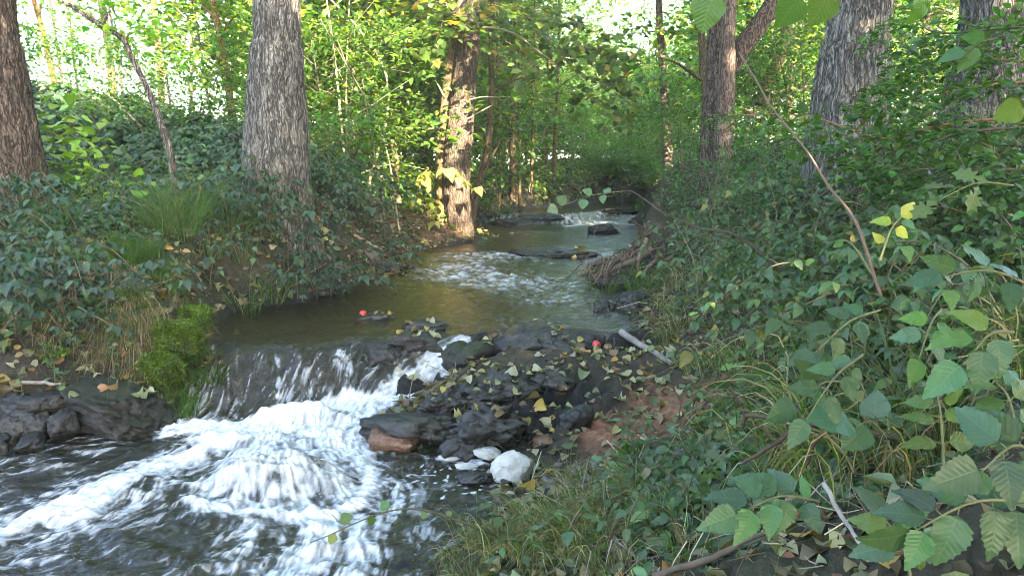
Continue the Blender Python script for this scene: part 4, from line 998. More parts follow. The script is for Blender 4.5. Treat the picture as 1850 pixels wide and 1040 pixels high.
x, y, d = on_land(66000, 1150, 2350, 2.0, 11, r, .18, lambda x, y, u, d: (1.1*sstep(.2, .75, d)*np.clip(3.2/y, .35, 1))*(.12+.95*sstep(-.12, .25, noise(x*1.7, y*1.7, s=93)+.5*noise(x*5, y*5, s=94)))*off_crag(x, y))
cover('ground_cover', 'dense herb layer covering the right bank between the taller plants', 'undergrowth', x, y, r.uniform(.0, .40, len(x))*sstep(.1, .9, d)*sstep(1.7, 4.2, y)*(.15+.85*sstep(.2, .9, signed(x, y, CRAG))), .058, RC, [3,3,2,2,2,1,.5,.4], T_simple(.24, .10, .22), 'leaf', r, (-.35, -.6), .5)
x, y, d = on_land(26000, -150, 1500, 11, 30, r, .15, lambda x, y, u, d: sstep(.1, .5, d))
cover('ground_cover', 'bright low plants over the distant wood floor', 'undergrowth', x, y, r.uniform(.0, .4, len(x))*sstep(.1, .8, d), .10, GREEN+LIT[:2], [3,3,2,1,1,.5], TS, 'leaf_lit', r, (.0, -.5), .5)

x, y, d = on_land(24000, 960, 1400, 15.5, 26, r, .06)
cover('ground_cover', 'bright low plants over the far bend of the brook', 'undergrowth', x, y, r.uniform(.0, .5, len(x))*sstep(.0, .5, d), .09, GREEN+LIT[:2], [3,3,2,1,1,.5], TS, 'leaf_lit', r, (.0, -.6), .5)

x, y, d = on_land(9000, 1200, 1980, 2.4, 8, r, .3, lambda x, y, u, d: off_crag(x, y)*sstep(-.05, .25, noise(x*2.3+9, y*2.3, s=95)))
cover('ground_cover', 'patches of lobed lighter leaves among the right bank growth', 'undergrowth', x, y, r.uniform(.1, .42, len(x))*sstep(.1, .9, d)*sstep(1.7, 4.2, y), .075, [(.075,.13,.045), (.09,.15,.04), (.06,.11,.05)], [1,1,1], TO, 'leaf', r, (-.3, -.6), .6)

# grass
def tuft(seed, n, L, spread, wdt, pal, wts, droop, fan=1.0, lean=(0,0)):
    r = np.random.RandomState(seed); mb = MB(); k = 6
    a = r.uniform(0, 2*math.pi, n); rad = spread*np.sqrt(r.rand(n)); l = L*np.exp(r.normal(0, .3, n)); t_ = np.linspace(0, 1, k)
    out = np.stack([np.cos(a)*fan+lean[0], np.sin(a)*fan+lean[1]], 1)*r.uniform(.3, 1, (n, 1))
    dr = droop*r.uniform(.5, 1.4, n)
    px = (np.cos(a)*rad)[:, None]+out[:, :1]*l[:, None]*(t_**1.4)*.7
    py = (np.sin(a)*rad)[:, None]+out[:, 1:]*l[:, None]*(t_**1.4)*.7
    pz = l[:, None]*(t_-dr[:, None]*t_**2.2)
    P = np.stack([px, py, pz], 2); T = nrm(np.gradient(P, axis=1))
    sdv = nrm(np.cross(T, r.normal(0, 1, (n, 1, 3))))
    w = wdt*(1-t_**2*.95)[None, :, None]
    V = np.stack([P-sdv*w, P+sdv*w], 2).reshape(n, 2*k, 3)
    f = np.array([[2*i, 2*i+1, 2*i+3, 2*i+2] for i in range(k-1)])
    Fq = (f[None]+(np.arange(n)*2*k)[:, None, None]).reshape(-1, 4)
    c = pick_cols(n, pal, wts, .25, r)
    mb.add(V.reshape(-1, 3), Fq, np.repeat(c, 2*k, 0)); return mb
GR = [(.05,.11,.018), (.075,.14,.025), (.10,.13,.03), (.20,.17,.08)]
DRY = [(.24,.19,.11), (.32,.26,.16), (.16,.115,.065), (.12,.12,.045)]
def meshes(cnt, nm, mat, **kw): return [tuft(seed=kw.get('seed0', 1)+i, **{k: v for k, v in kw.items() if k != "seed0"}).mesh(nm, M[mat]) for i in range(cnt)]
gA = meshes(3, 'grass_tuft', 'grass', seed0=200, n=90, L=.17, spread=.075, wdt=.0016, pal=GR, wts=[3,3,1,.3], droop=.55)
gD = meshes(3, 'grass_tuft', 'grass', seed0=210, n=75, L=.23, spread=.07, wdt=.0012, pal=DRY+GR[:2], wts=[2,2,2,1.5,1,1], droop=1.7, fan=.7, lean=(.25,-.65))
gT = meshes(3, 'grass_tuft', 'grass', seed0=220, n=70, L=.46, spread=.10, wdt=.002, pal=GR+DARKG, wts=[2,2,1,.8,2,2,1], droop=.6)
gM = meshes(3, 'grass_tuft', 'grass', seed0=230, n=100, L=.22, spread=.12, wdt=.0017, pal=GR+DRY[:3], wts=[2,2,2,2,1.5,1.5,1], droop=.9)
def place(ms, pts, label, cat, group, name, r, s=(.8, 1.25), sink=.02, lift=0, dz=None):
    for i, (x, y) in enumerate(pts):
        o = link(name, ms[i % len(ms)]); k = r.uniform(*s)
        o.location = (x, y, gz(x, y)-sink+lift); o.rotation_euler = (r.normal(0, .12), r.normal(0, .12), r.uniform(0, 6.28) if dz is None else r.normal(0, dz)); o.scale = (k,)*3
        tag(o, label, cat, group)
def near_px(lst, r, sp=.08):
    out = []
    for u, v, y, n in lst:
        p = PY(u, v, y)
        for _ in range(n): out.append((p[0]+r.normal(0, sp), p[1]+r.normal(0, sp)))
    return out
r = np.random.RandomState(33)
place(gA, near_px([(265,465,5.6,16),(300,480,5.5,8),(225,450,5.7,6),(235,545,5.0,7),(320,615,4.7,5),(345,590,4.9,4),(310,680,4.5,3),(150,500,5.4,3)], r), 'short fresh green grass tuft on the left bank overhang', 'grass', 'fresh grass tufts of the left bank', 'grass_tuft', r)
place(gD, near_px([(150,560,5.0,5),(220,600,4.85,8),(250,630,4.75,6),(300,520,5.4,5),(360,530,5.4,3),(200,520,5.3,4),(180,610,4.7,4)], r, .07), 'dry straw grass tuft hanging down the left bank', 'grass', 'dry hanging tufts of the left bank', 'grass_tuft', r, (.7, 1.25), dz=.5)
place(gT, near_px([(330,410,6.3,8),(400,430,6.4,6),(280,420,6.4,5),(470,430,6.8,5),(370,360,7.0,6),(60,440,5.6,3),(180,380,6.6,4)], r, .2), 'tall loose green grass tuft on top of the left bank', 'grass', 'tall grass tufts of the left bank', 'grass_tuft', r)
place(gM, near_px([(880,1000,2.75,6),(960,1000,2.6,7),(1050,960,2.65,7),(1100,900,3.0,6),(1000,940,2.9,6),(1180,900,2.9,6),(1250,850,3.1,4),(1160,960,2.5,6),(1080,1020,2.3,5),(860,1030,2.6,5),(1060,860,3.4,4),(1240,960,2.4,4),(1380,720,3.5,4)], r, .09), 'mixed green and straw grass tuft on the near right bank', 'grass', 'grass tufts of the near right bank', 'grass_tuft', r, (.6, 1.1))
place(gM, near_px([(1280,500,6.6,4),(1240,540,6.0,4),(1330,470,6.6,4),(1450,640,3.9,4),(1350,640,4.3,5),(1550,560,4.0,4),(1280,580,5.4,5)], r, .2), 'straw coloured grass tuft among the plants of the right bank slope', 'grass', 'grass tufts of the right slope', 'grass_tuft', r, (1.0, 1.7))
place(gA, near_px([(1168,385,15.5,3),(1150,510,7.2,3),(1190,500,7.4,2),(905,375,15.8,3),(980,365,18,3)], r, .12), 'bright green grass tuft at the edge of the upper brook', 'grass', 'grass tufts along the upper brook', 'grass_tuft', r, (1.4, 2.2))
place(gD, near_px([(1312,800,3.0,3),(1365,790,2.9,3),(1345,850,2.7,2)], r, .05), 'pale dead grass bundle hanging over the dark bank hole at right', 'grass', 'dead grass bundles at the right hole', 'grass_tuft', r, (.9, 1.3), dz=.4)

x, y, d = on_land(500, 1230, 1950, 2.0, 7.5, r, .3, lambda x, y, u, d: np.where((u < 1420) & (y < 5), 0, .6)*off_crag(x, y))
place(gM, list(zip(x, y))[:75], 'green and straw grass tuft growing up through the right bank herbs', 'grass', 'grass tufts among the right bank herbs', 'grass_tuft', r, (1.2, 2.2))
place(gD, near_px([(60,600,4.7,5),(120,580,4.8,5),(20,560,4.9,4)], r, .1), 'dry hanging grass tuft over the dark hollow above the stone stack', 'grass', 'dry tufts over the left hollow', 'grass_tuft', r, (.8, 1.2), dz=.5)
# ------------------------------------------------------------------ plants with stems
def herb(seed, h, pairs, size, pal, wts, tm, mat, lean=.25, petiole=.35, name='herb', cat='plant'):
    r = np.random.RandomState(seed); root = thing(name, '', cat); st, lf = MB(), MB()
    az = r.uniform(0, 6.28); top = np.array([math.cos(az)*lean*h, math.sin(az)*lean*h, h])
    C = smooth_path([[0,0,-.04], [top[0]*.25, top[1]*.25, h*.55], top], 10); tube(st, C, np.linspace(.0045, .0018, 10), 5, (.10,.11,.05))
    P, D, N, S = [], [], [], []
    for i in range(pairs):
        f = .18+.82*(i+.5)/pairs; c = C[min(9, int(f*9.99))]; a0 = az+i*1.57+r.normal(0, .3)
        for sgn in (0, math.pi):
            a = a0+sgn; dr = np.array([math.cos(a), math.sin(a), r.uniform(-.05, .35)]); s = size*(1.1-.45*f)*math.exp(r.normal(0, .18))
            q = c+dr*s*petiole; tube(st, [c, q], [.0016, .0012], 3, (.10,.12,.05), cap=False)
            P.append(q); D.append(dr+[0, 0, -.5*r.rand()]); N.append(np.array([0, 0, 1])-.25*dr+r.normal(0, .25, 3)); S.append(s)
    P.append(C[-1]); D.append(top*[1,1,0]+[.01,0,.3*h]); N.append([0,-.3,1]); S.append(size*.6)
    leaves(lf, tm, np.array(P), np.array(D), np.array(N, float), np.array(S), pick_cols(len(P), pal, wts, .18, r))
    st.build('stem', M['stem'], root); lf.build('leaves', M[mat], root); return root
def bramble(seed, L, n, size, pal, wts, tm, mat):
    """an arching cane with leaves of three to five leaflets"""
    r = np.random.RandomState(seed); root = thing('bramble', '', 'bramble'); st, lf = MB(), MB()
    C = smooth_path([[0,0,-.04], [.10*L, r.normal(0,.05)*L, .36*L], [.42*L, r.normal(0,.08)*L, .50*L], [.85*L, r.normal(0,.12)*L, .28*L]], 26)
    tube(st, C, np.linspace(.005, .0018, 26), 5, (.13,.10,.055))
    P, D, N, S = [], [], [], []
    for i in range(n):
        f = .12+.88*(i+.6)/n; c = C[min(25, int(f*25.9))]; a = (i % 2)*math.pi+r.normal(0, .6)+math.pi/2
        dr = np.array([math.cos(a)+.4, math.sin(a), .45]); s = size*math.exp(r.normal(0, .15)); q = c+nrm(dr)*s*.9
        tube(st, [c, (c+q)/2+[0,0,.01], q], [.0018, .0014, .001], 3, (.12,.12,.05), cap=False)
        hz = nrm(dr*[1,1,0]); sd_ = np.array([-hz[1], hz[0], 0]); up = np.array([0,0,1])+r.normal(0,.25,3)-.2*hz
        for b, sc_ in ((0, 1.1), (1.2, .8), (-1.2, .8)) + (((2.1, .7), (-2.1, .7)) if r.rand() < .4 else ()):
            dd = hz*math.cos(b)+sd_*math.sin(b); P.append(q+dd*s*.12); D.append(dd+[0,0,-.3-.2*r.rand()]); N.append(up+.15*dd); S.append(s*sc_)
    leaves(lf, tm, np.array(P), np.array(D), np.array(N), np.array(S), pick_cols(len(P), pal, wts, .15, r))
    st.build('stem', M['stem'], root); lf.build('leaves', M[mat], root); return root
UND = [(.05,.10,.045), (.066,.125,.055), (.06,.112,.036), (.09,.145,.04), (.18,.17,.04)]
UW = [3,3,2,1,.25]
TSL = T_serrated(.30, 8, .035, .15, .25)
def drop(protos, xs, label, group, r, s=(.8, 1.3), face=None):
    for i, (x, y) in enumerate(xs):
        k = i % len(protos); p = protos[k]; loc = (x, y, gz(x, y)); sc_ = r.uniform(*s)
        rz = r.uniform(0, 6.28) if face is None else face+r.normal(0, .7)
        if not p.get('used'):
            p['used'] = 1; p.location = loc; p.rotation_euler = (0, 0, rz); p.scale = (sc_,)*3; p['label'] = label; p['group'] = group
        else: copy_thing(p, loc, (r.normal(0,.12), r.normal(0,.12), rz), sc_, label, group)
    for p in protos:
        if 'used' in p: del p['used']
r = np.random.RandomState(44)
hp = [herb(300+i, .42, 7, .075, UND, UW, TSL, 'leaf_near', name='nettle') for i in range(4)]
x, y, d = on_land(900, 1240, 1900, 2.2, 6.2, r, .45, lambda x, y, u, d: np.clip(.4+.3*noise(x*2, y*2), 0, 1)*off_crag(x, y)*np.where((u < 1400) & (y < 5), 0, 1)*np.where((y < 3.2) & (u < 1500), .1, 1))
pts = list(zip(x, y))[:170]; drop(hp, pts, 'upright toothed leaf herb in the dense growth of the right bank', 'toothed herbs of the right bank', r, (.7, 1.15))
bp = [bramble(320+i, .8, 12, .055, UND, UW, TN, 'leaf_near') for i in range(4)]
x, y, d = on_land(600, 1240, 1900, 2.4, 7.0, r, .5, lambda x, y, u, d: .5*off_crag(x, y)*np.where((u < 1420) & (y < 5), 0, 1)*np.where((y < 3.2) & (u < 1500), .1, 1))
pts = list(zip(x, y))[:80]; drop(bp, pts, 'arching bramble cane with three part leaves on the right bank', 'brambles of the right bank', r, (.7, 1.1), math.pi)
bq = [bramble(330+i, .8, 9, .075, [(.028,.06,.036), (.036,.075,.045), (.05,.09,.03)], [3,3,1], TN, 'leaf_near') for i in range(3)]
x, y, d = on_land(900, -350, 720, 4.6, 9.5, r, .4, lambda x, y, u, d: .5*sstep(.4, 1.0, d))
pts = list(zip(x, y))[:120]; drop(bq, pts, 'dark bramble cane trailing over the left bank', 'brambles of the left bank', r, (.6, 1.05), -.6)
hq = [herb(340+i, .20, 4, .055, UND, UW, TSL, 'leaf_near', name='herb') for i in range(3)]
pts = near_px([(1180,840,3.4,6),(1120,790,3.8,3),(1240,775,3.9,5),(1150,900,3.0,5),(1000,1010,2.6,5),(1100,980,2.6,6),(1210,980,2.4,5),(1230,880,2.9,5),(900,1010,2.75,3),(1340,690,4.2,6),(1350,620,4.8,6),(1300,560,5.6,6)], r, .13)
drop(hq, pts, 'small fresh leafy herb in the grass of the near right bank', 'small herbs of the near right bank', r, (.7, 1.2))
pts = near_px([(600,370,8.2,7),(570,400,7.8,6),(640,350,9,6),(520,430,7.0,5),(450,420,6.8,5),(380,420,6.5,4),(680,380,9.5,5),(60,420,5.8,6),(40,500,5.1,5),(120,430,5.9,5)], r, .2)
pts += near_px([(505,372,7.05,7),(560,388,7.0,6),(455,392,6.9,5)], r, .16)
pts += near_px([(60,575,4.85,4),(120,600,4.75,4),(30,640,4.6,3),(180,560,4.95,3)], r, .12)
drop(bq, pts, 'low dark bramble heaped at the foot of the left trunks', 'low brambles under the left trunks', r, (.6, 1.0), -.6)
drop(hq, near_px([(40,640,4.55,4),(100,650,4.5,4),(150,640,4.6,4),(20,600,4.7,3),(90,610,4.65,4),(180,655,4.5,3)], r, .12), 'small herb in the dark hollow above the left stone stack', 'herbs of the left hollow', r, (.8, 1.3))
# low sunlit plant beside the slanting trunk and the bright seedling by the left edge
LM = [(.16,.27,.035), (.20,.30,.05), (.13,.24,.04)]
s1 = bramble(350, .9, 12, .15, [(.20,.24,.05), (.26,.27,.07)], [1,1], TN, 'leaf_near'); s1.name = 'bramble'
p = PY(745, 405, 11.2)
tag(s1, 'sunlit yellow green bramble left of the slanting trunk foot', 'bramble'); s1.location = (p[0], p[1], gz(p[0], p[1])); s1.scale = (1.25,)*3
s2 = copy_thing(s1, (p[0]+.5, p[1]-.2, gz(p[0]+.5, p[1]-.2)), (0, 0, 2.6), 1.05, 'sunlit yellow green bramble touching the slanting trunk foot')
s3 = herb(352, 1.0, 14, .13, LM, [2,2,1], TR, 'leaf_near', .15, .5, 'lime_seedling', 'seedling')
p = PY(140, 330, 6.9); s3.location = (p[0], p[1], gz(p[0], p[1])); tag(s3, 'tall bright lime green seedling right of the left edge trunk', 'seedling')
for q, (u, v, yy, k_) in enumerate([(95,320,6.95,.95),(190,335,7.0,.75),(115,345,6.8,.7),(150,350,6.7,.55)]):
    p = PY(u, v, yy); copy_thing(s3, (p[0], p[1], gz(p[0], p[1])), (0, 0, q*1.7+.8), k_, ['lime seedling standing closest to the left edge trunk', 'lime seedling at the right rim of the bright seedling clump', 'low lime seedling in front of the bright clump by the left edge trunk', 'lowest lime seedling at the foot of the bright clump'][q])
s4 = herb(353, .8, 12, .13, LM, [2,2,1], TR, 'leaf_near', .3, .5, 'lime_seedling', 'seedling')
p = PY(175, 330, 6.7); s4.location = (p[0], p[1], gz(p[0], p[1])); tag(s4, 'shorter lime green seedling leaning right beside the tall one', 'seedling')
s5 = herb(354, .32, 3, .15, LM, [2,2,1], TR, 'leaf_near', .5, .5, 'lime_seedling', 'seedling')
p = PY(255, 335, 6.6); s5.location = (p[0], p[1], gz(p[0], p[1])+.08); tag(s5, 'small lime green seedling left of the bent grey sapling foot', 'seedling')

# close leaves in the lower right corner
def sprig(name, label, foot, tip, yf, yt, leafs, size, pal, tm=TN, cat='plant', rad=.004, sag=.03, mat='leaf_near', seed=0, stemcol=(.13,.14,.06), up=(0, -.55, 1)):
    """a shoot from one place to another with single big leaves: (share of the way, angle, size factor)"""
    a, b = PY(*foot, yf), PY(*tip, yt); r = np.random.RandomState(seed)
    root = thing(name, label, cat, a); b = b-a; C = smooth_path([np.zeros(3), b*.5+[0, 0, sag], b], 16)
    st, lf = MB(), MB(); tube(st, C, np.linspace(rad, rad*.4, 16), 6, stemcol)
    D0 = nrm(b); P, D, N, S = [], [], [], []
    nn = nrm(np.array(up, float)); sd_ = nrm(np.cross(D0, nn))
    for f, ang, k in leafs:
        c = C[int(f*15)]; dd = nrm(D0*math.cos(ang)+sd_*math.sin(ang)); q = c+dd*size*k*.18
        tube(st, [c, q], [rad*.4, rad*.3], 4, stemcol, cap=False)
        P.append(q); D.append(dd+[0, 0, -.15]+r.normal(0, .12, 3)); N.append(nn+r.normal(0, .38, 3)); S.append(size*k)
    leaves(lf, tm, np.array(P), np.array(D), np.array(N), np.array(S), pick_cols(len(P), pal, [1]*len(pal), .12, r))
    st.build('stem', M['stem'], root); lf.build('leaves', M[mat], root); return root
BG = [(.055,.12,.068), (.048,.105,.052), (.06,.13,.052)]
YG = [(.085,.16,.035), (.07,.14,.035), (.11,.17,.035)]
comp = [(.45,1.1,.9),(.45,-1.1,.9),(.72,.95,1),(.72,-.95,1),(.98,0,1.1)]
sprig('bramble_shoot', 'big blue green leaf spray at the bottom between white stalk and dark soil', (1480,905), (1330,930), 1.75, 1.62, [(.1,1.3,.7),(.2,-1.2,.8),(.3,1.1,.9),(.42,-.9,.9),(.5,.9,1),(.62,-1.0,.9),(.72,1.1,.9),(.82,.6,1.1),(.98,-.1,1.1),(.85,-.7,1.)], .088, BG, seed=1, cat='bramble', up=(.1,-.7,.8))
sprig('bramble_shoot', 'broad pale veined leaves in the bottom right corner by the frame edge', (1860,905), (1640,965), 1.35, 1.28, [(.05,.9,1.1),(.15,-1.0,1.2),(.3,1.2,1),(.38,-1.2,1.1),(.5,.9,1),(.6,-.8,1.2),(.75,1.1,.9),(.85,.5,1),(.9,-.8,.9),(.98,0,1.05)], .084, BG, seed=2, cat='bramble', up=(.1,-.75,.75))
sprig('bramble_shoot', 'large blue green leaf pair at the right edge above the veined corner leaves', (1875,820), (1775,850), 1.25, 1.2, [(.2,.9,1.1),(.3,-1.2,1.2),(.6,1.1,1),(.7,-1,.9),(.95,0,1.1)], .088, BG, seed=3, cat='bramble', up=(-.1,-.8,.6))
sprig('bramble_shoot', 'leaf cluster at the bottom edge left of the veined corner leaves', (1650,1060), (1600,940), 1.4, 1.45, [(.2,1.3,.9),(.3,1.1,1),(.4,-1.1,1.1),(.55,-1.3,.8),(.65,1,1),(.75,-.9,.9),(.85,1.1,.8),(.98,0,1.)], .08, BG+YG[:1], seed=4, cat='bramble', up=(0,-.8,.6))
sprig('ash_seedling', 'green compound leaf with five toothed leaflets at the right edge', (1830,600), (1740,660), 1.5, 1.45, comp, .085, YG+BG[:1], TN, 'seedling', seed=5, up=(-.1,-.85,.5))
sprig('ash_seedling', 'pointed green leaf pair below the brown cane at right', (1700,560), (1660,650), 1.9, 1.8, comp, .075, YG[:2]+BG[:1], TSL, 'seedling', seed=6, up=(-.1,-.8,.5))
sprig('ash_seedling', 'hanging blue green leaves left of the brown cane foot', (1590,560), (1470,640), 2.3, 2.15, [(.2,1,.8),(.35,-1,.9)]+comp, .085, BG, TSL, 'seedling', seed=7, up=(.1,-.75,.6))
sprig('nettle', 'long pointed leaves hanging below the blue green ones, centre right', (1560,640), (1455,760), 2.0, 1.9, [(.15,.9,.8),(.2,-.9,.8)]+comp, .085, BG, TSL, 'plant', seed=8, up=(.1,-.75,.6))
sprig('nettle', 'yellow green nettle shoot at mid right beside the dark corner leaves', (1705,840), (1690,700), 1.7, 1.75, [(.2,1.3,1),(.2,-1.3,1),(.45,1.2,.95),(.45,-1.2,.95),(.7,1.1,.8),(.7,-1.1,.8),(.95,.8,.6),(.95,-.8,.6)], .085, YG, TSL, 'plant', seed=9, up=(0,-.7,.7))
sprig('nettle', 'second nettle shoot touching the right edge above the dark blue leaf pair', (1840,800), (1800,690), 1.5, 1.55, [(.2,1.3,1),(.2,-1.3,1),(.5,1.2,.95),(.5,-1.2,.95),(.8,1.1,.8),(.8,-1.1,.8),(.98,0,.6)], .085, YG+BG, TSL, 'plant', seed=10, up=(0,-.7,.7))
sprig('bramble_shoot', 'round blue green bramble leaf above the forked twig', (1600,790), (1545,770), 2.0, 1.95, [(.35,1.2,.8),(.6,-.8,.9),(.98,.2,1.2)], .11, BG, TR, 'bramble', seed=11, up=(.0,-.85,.5))
sprig('bramble_shoot', 'large drooping blue leaf trio above the yellow leaf by the forked twig', (1530,690), (1440,730), 2.1, 2.0, [(.4,.9,1),(.55,-.8,1),(.95,0,1.2)], .10, BG, TSL, 'bramble', seed=12, up=(.1,-.8,.5))
sprig('bramble_shoot', 'blue green leaves at the right edge in mid height with curled tips', (1870,520), (1700,500), 1.9, 1.8, [(.15,1,1),(.3,-1,1),(.5,1,1),(.65,-.9,1),(.85,.7,1),(.98,0,1.1)], .085, BG, TSL, 'bramble', seed=13, up=(0,-.8,.6))
sprig('oak_seedling', 'pale lobed oak leaves in shade at the right edge above mid height', (1830,335), (1690,365), 2.3, 2.2, [(.3,.8,1),(.5,-.8,1),(.7,.6,1),(.98,0,1.1)], .10, [(.10,.15,.05),(.085,.13,.05)], TO, 'seedling', seed=14, up=(0,-.7,.7))
sprig('sapling_shoot', 'two bright sunlit yellow leaves on a shoot right of the brown cane', (1590,470), (1625,395), 2.6, 2.6, [(.3,-1.2,.8),(.6,1.5,1),(.75,-1.5,1.1),(.98,.3,1.3)], .06, [(.42,.42,.08),(.32,.38,.06)], TN, 'seedling', seed=15, up=(0,-1,.2), stemcol=(.3,.28,.1))
sprig('sapling_shoot', 'arched side shoot with an orange tipped leaf left of the brown cane', (1575,495), (1490,440), 2.6, 2.7, [(.5,1.2,.6),(.6,-1.2,.7),(.98,.4,.9)], .055, [(.35,.27,.04),(.06,.13,.04)], TN, 'seedling', seed=16, up=(0,-1,.3), sag=.06)
for k, (u, v, uu, vv, y, lb) in enumerate([(1312,-60,1290,-8,1.35,'backlit green leaf hanging into the top edge left of the thickest trunk'), (1475,-60,1445,-2,1.5,'backlit green leaf hanging just left of the thickest trunk'), (1520,-65,1500,-12,1.4,'round backlit leaf hanging over the left rim of the thickest trunk'),
        (1700,-60,1675,-5,1.6,'olive backlit leaf hanging at the top near the far right trunk'), (1800,70,1740,100,1.9,'drooping blue grey leaves before the far right trunk'), (1890,180,1848,196,1.5,'single green leaf poking in from the right edge')]):
    sprig('hanging_twig', lb, (u, v), (uu, vv), y, y, [(.85,.1,1.1)] if k != 4 else [(.2,.7,1),(.5,-.3,1.2),(.8,.4,1.1)], .06*(.8 if k == 5 else 1), (YG if k != 4 else BG), TR if k != 4 else TSL, 'leaf twig', seed=20+k, up=(.15,-1,.1), sag=.01, rad=.003)
sprig('hanging_twig', 'thin twig with rounded grey green leaves over the far cascade', (1130,345), (1000,378), 5.6, 5.1, [(.2,1,.8),(.35,-1,.9),(.5,1,1),(.65,-1,1),(.8,.8,1.1),(.98,0,1.1)], .075, [(.10,.16,.09),(.08,.14,.06)], TR, 'leaf twig', seed=30, up=(.1,-.8,.5))
sprig('water_twig', 'thin shoot arching from the near grass out over the white water', (905,970), (560,980), 2.75, 2.6, [(.3,1,.5),(.45,-1,.5),(.62,1.1,.7),(.7,-1,.6),(.86,1.2,.9),(.93,-1,.7)], .06, YG+[(.3,.28,.06)], TR, 'leaf twig', seed=31, up=(0,-.8,.6), sag=.13, rad=.0045, stemcol=(.07,.07,.035))

# hornbeam reaching in from the right
hb = thing('hornbeam', 'bush with level twigs, some tinted sunlit orange, and small dark leaves reaching in from right', 'bush', (3.75, 4.4, gz(3.75, 4.4)))
p0 = np.array(hb.location); tr = MB()
tube(tr, smooth_path([[0,0,-.1],[-.05,.05,.8],[.05,0,1.6],[-.05,.1,2.6]], 20), np.linspace(.06, .03, 20), 10, (.8,.75,.7)); tr.build('trunk', M['bark_dark'], hb, attrs={'moss': np.zeros(tr.n)})
r = np.random.RandomState(55); lf = MB(); Cc = []; Dd = []
for k, (pts, y0, y1, sun_tint) in enumerate([
   ([(1990,130),(1850,112),(1740,110),(1650,138)],4.3,4.6,1),([(2000,60),(1840,50),(1700,60),(1640,30)],4.3,4.8,0),([(1990,170),(1840,150),(1720,165),(1640,180),(1600,205)],4.2,4.4,1),([(2000,230),(1850,214),(1700,226),(1590,250),(1460,210),(1320,208)],4.2,4.7,1),
   ([(1990,225),(1850,230),(1740,240),(1640,268),(1540,252),(1480,215)],4.1,4.3,0),([(2000,300),(1850,305),(1700,306),(1560,302)],4.0,4.2,0),([(1990,330),(1850,290),(1720,230),(1650,150)],4.5,4.9,0),([(2000,380),(1850,335),(1740,330),(1640,345)],3.9,4.0,0),([(1990,30),(1900,30),(1760,90),(1660,150)],4.6,5.0,0),([(2000,280),(1820,262),(1680,235),(1560,262)],4.8,5.2,0)]):
    P = [PY(u, v, y0+(y1-y0)*i/(len(pts)-1))-p0 for i, (u, v) in enumerate(pts)]
    C = smooth_path(P, 30); b = MB(); tube(b, C, np.linspace(.012, .003, 30), 6, (.30,.16,.09) if sun_tint else (.10,.08,.06)); b.build('branch', M['stem'], hb)  # some branches carry low sunlight as an orange tint in their colour
    for q in range(3, 30, 2):
        for s in (-1, 1):
            if r.rand() < .95: Cc.append(C[q]); Dd.append([-.6+r.normal(0,.3), s*r.uniform(.3,1), r.normal(-.1,.15)])
sprays(lf, np.array(Cc), np.array(Dd), np.array([[0,0,1.]]*len(Cc))+r.normal(0,.28,(len(Cc),3)), .34, 15, .052, DARKG+[(.08,.12,.03)], [3,3,2,1], TS, r, .3, twigs=None)
lf.build('leaves', M['leaf'], hb)

# moss cushions: a soft body under thousands of tiny shoots
def moss(label, u, v, y, dims, seed, n):
    P, Fc = rock_geo(seed, dims, 4, rough=.12); p = PY(u, v, y); root = thing('moss_cushion', label, 'moss', p); r = np.random.RandomState(seed)
    mb = MB(); mb.add(P, Fc, (1,1,1)); mb.build('body', M['rock_moss'], root)
    k = r.randint(0, len(Fc), n); A, B, C_ = P[Fc[k, 0]], P[Fc[k, 1]], P[Fc[k, 2]]; w1, w2 = r.rand(n, 1), r.rand(n, 1); fl = w1+w2 > 1; w1 = np.where(fl, 1-w1, w1); w2 = np.where(fl, 1-w2, w2)
    Q = A+(B-A)*w1+(C_-A)*w2; N = nrm(np.cross(B-A, C_-A)); f = .5+.5*noise(Q[:, 0]*16, Q[:, 1]*16, Q[:, 2]*16, seed)
    lf = MB(); leaves(lf, ([[0,0,0],[.22,.4,.05],[0,1,-.1],[-.22,.4,.05]] and np.array([[0,0,0],[.22,.4,.05],[0,1,-.1],[-.22,.4,.05]]), [(0,1,2),(0,2,3)]), Q, N+r.normal(0, .5, (n, 3))+[0,0,.2], r.normal(0, 1, (n, 3)), .013*np.exp(r.normal(0,.35,n)), pick_cols(n, [(.07,.13,.014),(.10,.18,.018),(.13,.20,.022),(.06,.08,.015)], [2,3,2,1], .2, r)*(.6+.7*f[:, None]))
    lf.build('shoots', M['grass'], root)
moss('bright green moss cushion hanging at the left end of the fall', 318, 612, 4.82, (.17,.13,.13), 131, 26000)
moss('lower moss pad hanging under the big cushion beside the falling water', 296, 668, 4.62, (.13,.10,.11), 135, 16000)
moss('small moss pad right of the big cushion just above the water lip', 352, 575, 5.15, (.11,.10,.08), 132, 9000)
moss('moss pad on the far left bank above the stone stack', 50, 640, 4.62, (.28,.12,.06), 133, 12000)
moss('small vivid moss pad in the grass right of the white foam lump', 1148, 822, 3.5, (.10,.07,.05), 134, 9000)

r = np.random.RandomState(34)
place(gD, near_px([(300,560,4.95,5),(275,585,4.85,5),(330,575,4.95,4)], r, .05), 'dry grass tuft drooping over the big moss cushion', 'grass', 'dry tufts over the moss cushion', 'grass_tuft', r, (.7, 1.0), lift=.10, dz=.4)
place(gA, near_px([(320,600,4.8,5),(345,585,4.9,3),(300,650,4.6,3)], r, .06), 'fresh grass tuft sprouting from the moss beside the fall', 'grass', 'fresh tufts in the moss', 'grass_tuft', r, (.6, .9), lift=.08)
